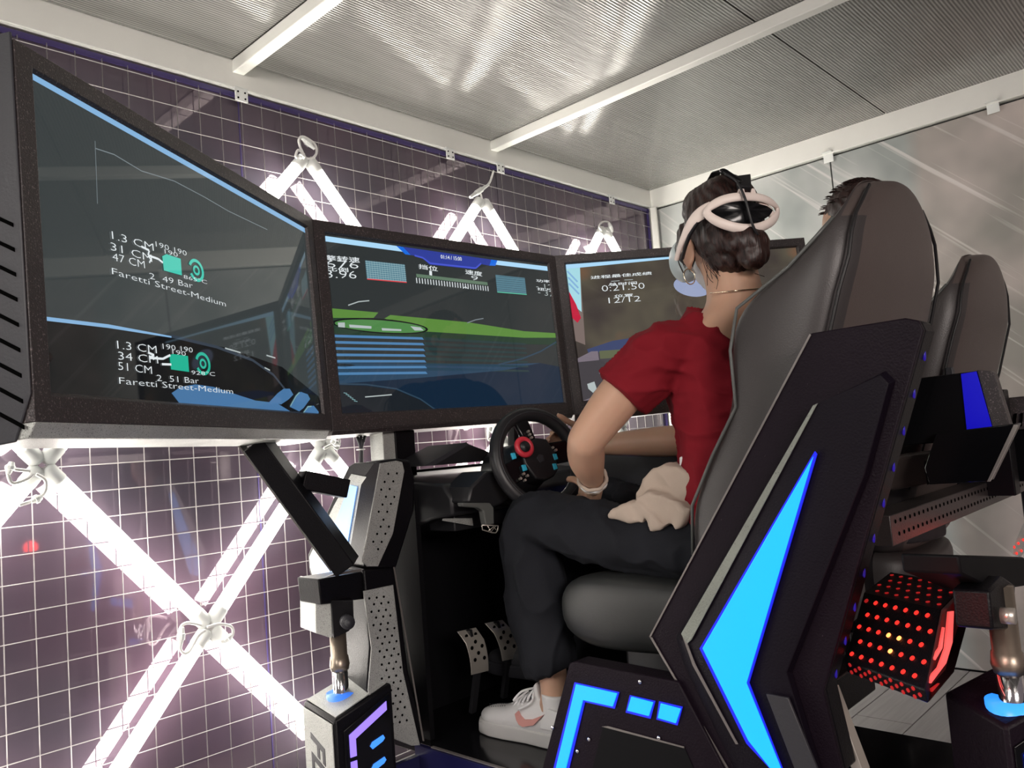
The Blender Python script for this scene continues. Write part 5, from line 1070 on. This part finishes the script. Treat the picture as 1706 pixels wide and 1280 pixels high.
# folded jacket on the lap
jk = MB()
jk.prism([(1.5,0.919,0.96),(1.5,0.944,0.976),(1.5,0.98,0.982),(1.5,1.013,0.97),(1.5,1.041,0.943),(1.5,1.065,0.903),(1.5,1.036,0.884),(1.5,0.999,0.868),(1.5,0.963,0.845),(1.5,0.932,0.869),(1.5,0.9,0.922),(1.5,0.893,0.947)], (.17, .02, 0))
jk.prism([(1.47,1.04,0.914),(1.47,1.01,0.894),(1.47,0.965,0.862),(1.47,0.946,0.844),(1.47,0.933,0.852),(1.47,0.906,0.887),(1.47,0.959,0.913),(1.47,1.011,0.926)], (.08, 0, 0))
jk.prism([(1.46,1.047,0.904),(1.46,1.019,0.899),(1.46,0.974,0.86),(1.46,0.962,0.853),(1.46,1,0.845),(1.46,1.011,0.865),(1.46,1.032,0.894)], (.07, 0, 0))
jk.prism([(1.465,1.072,0.897),(1.465,1.047,0.904),(1.465,1.025,0.872),(1.465,1.023,0.859),(1.465,1.061,0.861),(1.465,1.078,0.885)], (.06, 0, 0))
jk.prism([(1.46,1.112,0.874),(1.46,1.097,0.894),(1.46,1.066,0.9),(1.46,1.041,0.865),(1.46,1.083,0.865)], (.06, 0, 0))
def crumple(p):
    q = p * 16; n1 = noise.noise(Vector((q.x + q.z * .8, q.y * 1.4, q.z * .5))); return -.012 * abs(n1) + .003 * noise.noise(p * 45) + .005
jt = thing('jacket', 'beige folded jacket lying on the driver\'s lap', 'jacket', (1.53, 1.0, .88))
remesh(jk, 'folded_cloth', beige_cloth, jt, .0045, 5, disp=crumple)
wt = thing('white_garment', 'small piece of white cloth under the red jersey hem', 'cloth', [(1.55,0.946,0.983)][0])
MB().prism([(1.52,0.95,0.996),(1.52,0.933,0.999),(1.52,0.901,0.986),(1.52,0.903,0.976),(1.52,0.91,0.966),(1.52,0.932,0.974),(1.52,0.942,0.973),(1.52,0.952,0.97)], (.05, .01, 0)).build('cloth_fold', white_cloth, wt, bevel=.003)

# ================================================================ second simulator and its driver
seat('farther brown-grey bucket seat at the right picture edge', leather_br, leather_side, .795, .03, -.045)
rig2 = thing('motion_simulator', 'second simulator with blue-lit seat shell right of the first', 'simulator', (2.45, .9, .2))
p2 = [(2.05,0.674,1.133),(2.05,0.488,1.136),(2.05,0.475,1.136),(2.05,0.46,0.993),(2.05,0.532,0.98),(2.05,0.691,0.975)]
MB().prism(p2, (.05, 0, 0)).build('side_plate', black_gloss, rig2, bevel=.003)
MB().prism([(2.048,0.513,1.133),(2.048,0.481,1.135),(2.048,0.462,0.997),(2.048,0.515,0.994)], (-.002, 0, 0)).build('glow_panel', mat('reflected_blue_glow', (0, 0, .3, 1), .3, emit=(0.006, 0.004, 0.42, 1), estr=.75), rig2)  # reflected blue LED glow on the shell, drawn as an emissive patch
MB().prism([(2.049,0.48,1.138),(2.049,0.454,1.133),(2.049,0.447,1.127),(2.049,0.428,1.004),(2.049,0.461,0.993)], (.03, 0, 0)).build('rear_edge', bezel_mat, rig2, bevel=.001)
MB().prism([(2.02,0.572,1.002),(2.02,0.412,1.012),(2.02,0.48,0.888),(2.02,0.6,0.884),(2.02,0.606,0.923)], (.06, 0, 0)).build('lower_box', black_gloss, rig2, bevel=.002)
MB().prism([(2.018,0.415,1.01),(2.018,0.408,1.008),(2.018,0.475,0.888),(2.018,0.48,0.888)], (.01, 0, 0)).build('box_edge', steel, rig2)
MB().box((2.60, .55, .80), (2.66, 1.0, 1.10)).build('side_plate', black_paint, rig2, bevel=.004)
MB().prism([(2.12,0.72,0.95),(2.12,0.688,0.951),(2.12,0.625,0.957),(2.12,0.604,0.966),(2.12,0.608,0.901),(2.12,0.63,0.878),(2.12,0.698,0.866),(2.12,0.73,0.86)], (.12, 0, 0)).build('arm_pad', leather_br, rig2, bevel=.02, seg=4)
MB().prism([(2.115,0.633,0.934),(2.115,0.616,0.936),(2.115,0.62,0.88),(2.115,0.632,0.876)], (-.004, 0, 0)).build('pad_strap', black_plastic, rig2)
MB().box((2.12, .86, .34), (2.78, 1.35, .50)).box((2.12, .84, .50), (2.78, .86, .80)).box((2.2, 1.3, .1), (2.7, 1.9, .34)).box((2.15, 1.70, .3), (2.75, 1.88, .95)).build('frame', black_paint, rig2, bevel=.005)
cb2 = thing('cross_beam', 'perforated dark metal cross beam below the second seat', 'beam', (2.5, .62, .78))
MB().box((1.80, .62, .772), (3.35, .69, .838)).build('channel', mat('brown_metal', (0.045, 0.038, 0.038, 1), .4, .3, bump=(200, .2), mott=.2), cb2, bevel=.002)
hb = MB()
for i in range(48):
    for k in range(2):
        x = 1.83 + i * .032 + (.016 if k else 0); z = .822 - k * .028
        hb.cyl((x, .6190, z), (x, .6215, z), .0045, 8)
hb.build('punched_holes', hole, cb2)
MB().box((3.28, .63, 0), (3.34, .68, .772)).build('beam_leg', black_paint, cb2, bevel=.003)
r3 = thing('motion_simulator', 'third simulator, only a dark sliver at the right picture edge', 'simulator', (3.1, .6, .2))
MB().prism([(2.75,0.59,1.076),(2.75,0.45,1.078),(2.75,0.461,0.975),(2.75,0.601,0.972)], (.10, 0, 0)).build('seat_shell', bezel_mat, r3, bevel=.004)
for k in range(3): MB().prism([(2.745,0.575,1.028),(2.745,0.569,1.028),(2.745,0.576,0.989),(2.745,0.582,0.989)] if k == 0 else [(p[0], p[1] - .016 * k, p[2]) for p in [(2.745,0.575,1.028),(2.745,0.569,1.028),(2.745,0.576,0.989),(2.745,0.582,0.989)]], (-.003, 0, 0)).build('vent_slot', hole, r3)
MB().prism([(2.75,0.578,0.982),(2.75,0.46,0.987),(2.75,0.477,0.83),(2.75,0.642,0.825)], (.05, 0, 0)).build('side_box', black_gloss, r3, bevel=.003)
dr3 = thing('exhaust_lamp_drum', 'speckled grey corner of a red-lit drum at the right picture edge', 'lamp', [(2.114,0.45,0.747)][0])
MB().prism([(1.929,0.4,0.813),(1.828,0.4,0.782),(1.797,0.4,0.763),(1.86,0.4,0.748),(1.966,0.4,0.819)], (.10, 0.01, 0)).build('drum_shell', speckle_grey, dr3, bevel=.003)
for q in [(1.814,0.398,0.776),(1.851,0.398,0.778),(1.868,0.398,0.761),(1.827,0.398,0.762),(1.894,0.398,0.779)]: MB().ell(q, (.003, .002, .003), 8).build('lit_hole', red_led, dr3)
l = bpy.data.lights.new('drum_glow', 'POINT'); l.energy = 0.12; l.color = (1, .05, .03); l.shadow_soft_size = .02
lo = bpy.data.objects.new('drum_glow', l); C.objects.link(lo); lo.location = Vector([(2.381,0.52,0.712)][0])
# second person: only the crown of the head shows above the near seat
man = thing('person', 'second person with short black hair behind the large near seat', 'person', (2.46, .9, .35))
b = MB(); mh = Vector((2.435, .835, 1.632))
b.ell(mh + Vector((0, .01, 0)), (.076, .094, .10), 18); b.ell(mh + Vector((0, .045, -.055)), (.056, .05, .06), 14); b.ell(mh + Vector((0, .108, -.02)), (.013, .016, .022), 8)
for s in (-1, 1): b.ell(mh + Vector((s * .078, 0, -.02)), (.01, .022, .03), 10)
b.loft([((2.45, .83, .72), (.16, 0, 0), (0, .11, 0)), ((2.45, .82, .95), (.15, 0, 0), (0, .10, 0)), ((2.45, .81, 1.2), (.18, 0, 0), (0, .105, 0)), ((2.45, .815, 1.38), (.17, 0, 0), (0, .08, 0)), ((2.44, .825, 1.44), (.07, 0, 0), (0, .06, 0)), ((2.435, .83, 1.55), (.056, 0, 0), (0, .058, 0))])
for s in (-1, 1):
    limb(b, [(2.45 + s * .14, .82, 1.37), (2.45 + s * .20, .83, 1.33), (2.45 + s * .24, .95, 1.12), (2.45 + s * .16, 1.22, 1.05)], [.05, .055, .045, .028], 12)
    hand(b, (2.45 + s * .16, 1.22, 1.05), (2.45 + s * .14, 1.28, 1.06), (0, .2, -1), (s * 1.0, .2, 0), (.3, 1.0, 1.7), [(2.45 + s * .14, 1.25, 1.08), (2.45 + s * .12, 1.28, 1.10), (2.45 + s * .10, 1.30, 1.11)])
    b.loft([((2.45 + s * .09, .86, .75), (.08, 0, 0), (0, 0, .08)), ((2.45 + s * .11, 1.15, .78), (.07, 0, 0), (0, 0, .07)), ((2.45 + s * .11, 1.36, .80), (.06, 0, 0), (0, 0, .06)), ((2.45 + s * .11, 1.42, .70), (.055, 0, 0), (0, .055, 0)), ((2.45 + s * .11, 1.44, .42), (.04, 0, 0), (0, .045, 0)), ((2.45 + s * .11, 1.50, .36), (.04, 0, 0), (0, .09, 0))])
remesh(b, 'body', skin, man, .006, 4)
b = MB(); b.loft([((2.45, .83, .70), (.175, 0, 0), (0, .125, 0)), ((2.45, .82, .95), (.165, 0, 0), (0, .115, 0)), ((2.45, .81, 1.2), (.195, 0, 0), (0, .12, 0)), ((2.45, .815, 1.36), (.19, 0, 0), (0, .095, 0)), ((2.44, .825, 1.43), (.10, 0, 0), (0, .07, 0))])
for s in (-1, 1): limb(b, [(2.45 + s * .14, .82, 1.37), (2.45 + s * .20, .83, 1.33), (2.45 + s * .232, .91, 1.19)], [.06, .065, .06], 12)
remesh(b, 'shirt', mat('black_shirt', (.015, .015, .018, 1), .85), man, .008, 4)
b = MB(); b.ell(mh + Vector((0, -.012, .022)), (.089, .104, .100), 20); b.ell(mh + Vector((0, -.045, -.02)), (.078, .06, .06), 14)
remesh(b, 'hair', hair_m, man, .005, 2, disp=lambda p: .004 * noise.noise(p * 60) + .006 * noise.noise(p * 20))
st = MB()
for i in range(240):
    a = rn.uniform(0, 2 * PI); e = rn.uniform(.15, 1.5); d0 = Vector((math.cos(a) * math.cos(e), math.sin(a) * math.cos(e), math.sin(e)))
    p = mh + Vector((0, -.012, .022)) + Vector((d0.x * .088, d0.y * .103, d0.z * .099)); st.tube([p, p + d0 * .005 + Vector((-.006, .004, -.002)), p + d0 * .006 + Vector((-.016, .008, -.006))], [.0022, .0016, .0005], 4)
tag(st.build('hair_strands', hair_m, man), kind='stuff')
# cable bundle below the monitors
cbn = thing('cable_bundle', 'black monitor cables tied with a white band below the monitors', 'cable', [(1.343,1.86,1.086)][0])
for k, pts in enumerate(([(1.33,1.86,1.107),(1.337,1.86,1.087),(1.339,1.86,1.07),(1.335,1.86,1.037),(1.332,1.86,1.003)], [(1.357,1.86,1.109),(1.347,1.86,1.086),(1.341,1.86,1.07),(1.341,1.86,1.036),(1.338,1.86,1.003)], [(1.342,1.86,1.11),(1.343,1.86,1.09),(1.343,1.86,1.069),(1.339,1.86,1.036),(1.334,1.86,1.003)])):
    MB().tube(spline(pts, 4), .0045, 8).build('cord', case_grey, cbn, smooth=True)
cc = Vector([(1.338,1.858,1.071)][0]); MB().tube([cc + Vector((.011 * math.cos(2 * PI * i / 16), .011 * math.sin(2 * PI * i / 16), 0)) for i in range(16)], .0018, 6, closed=True).build('cable_tie', cable_white, cbn, smooth=True)
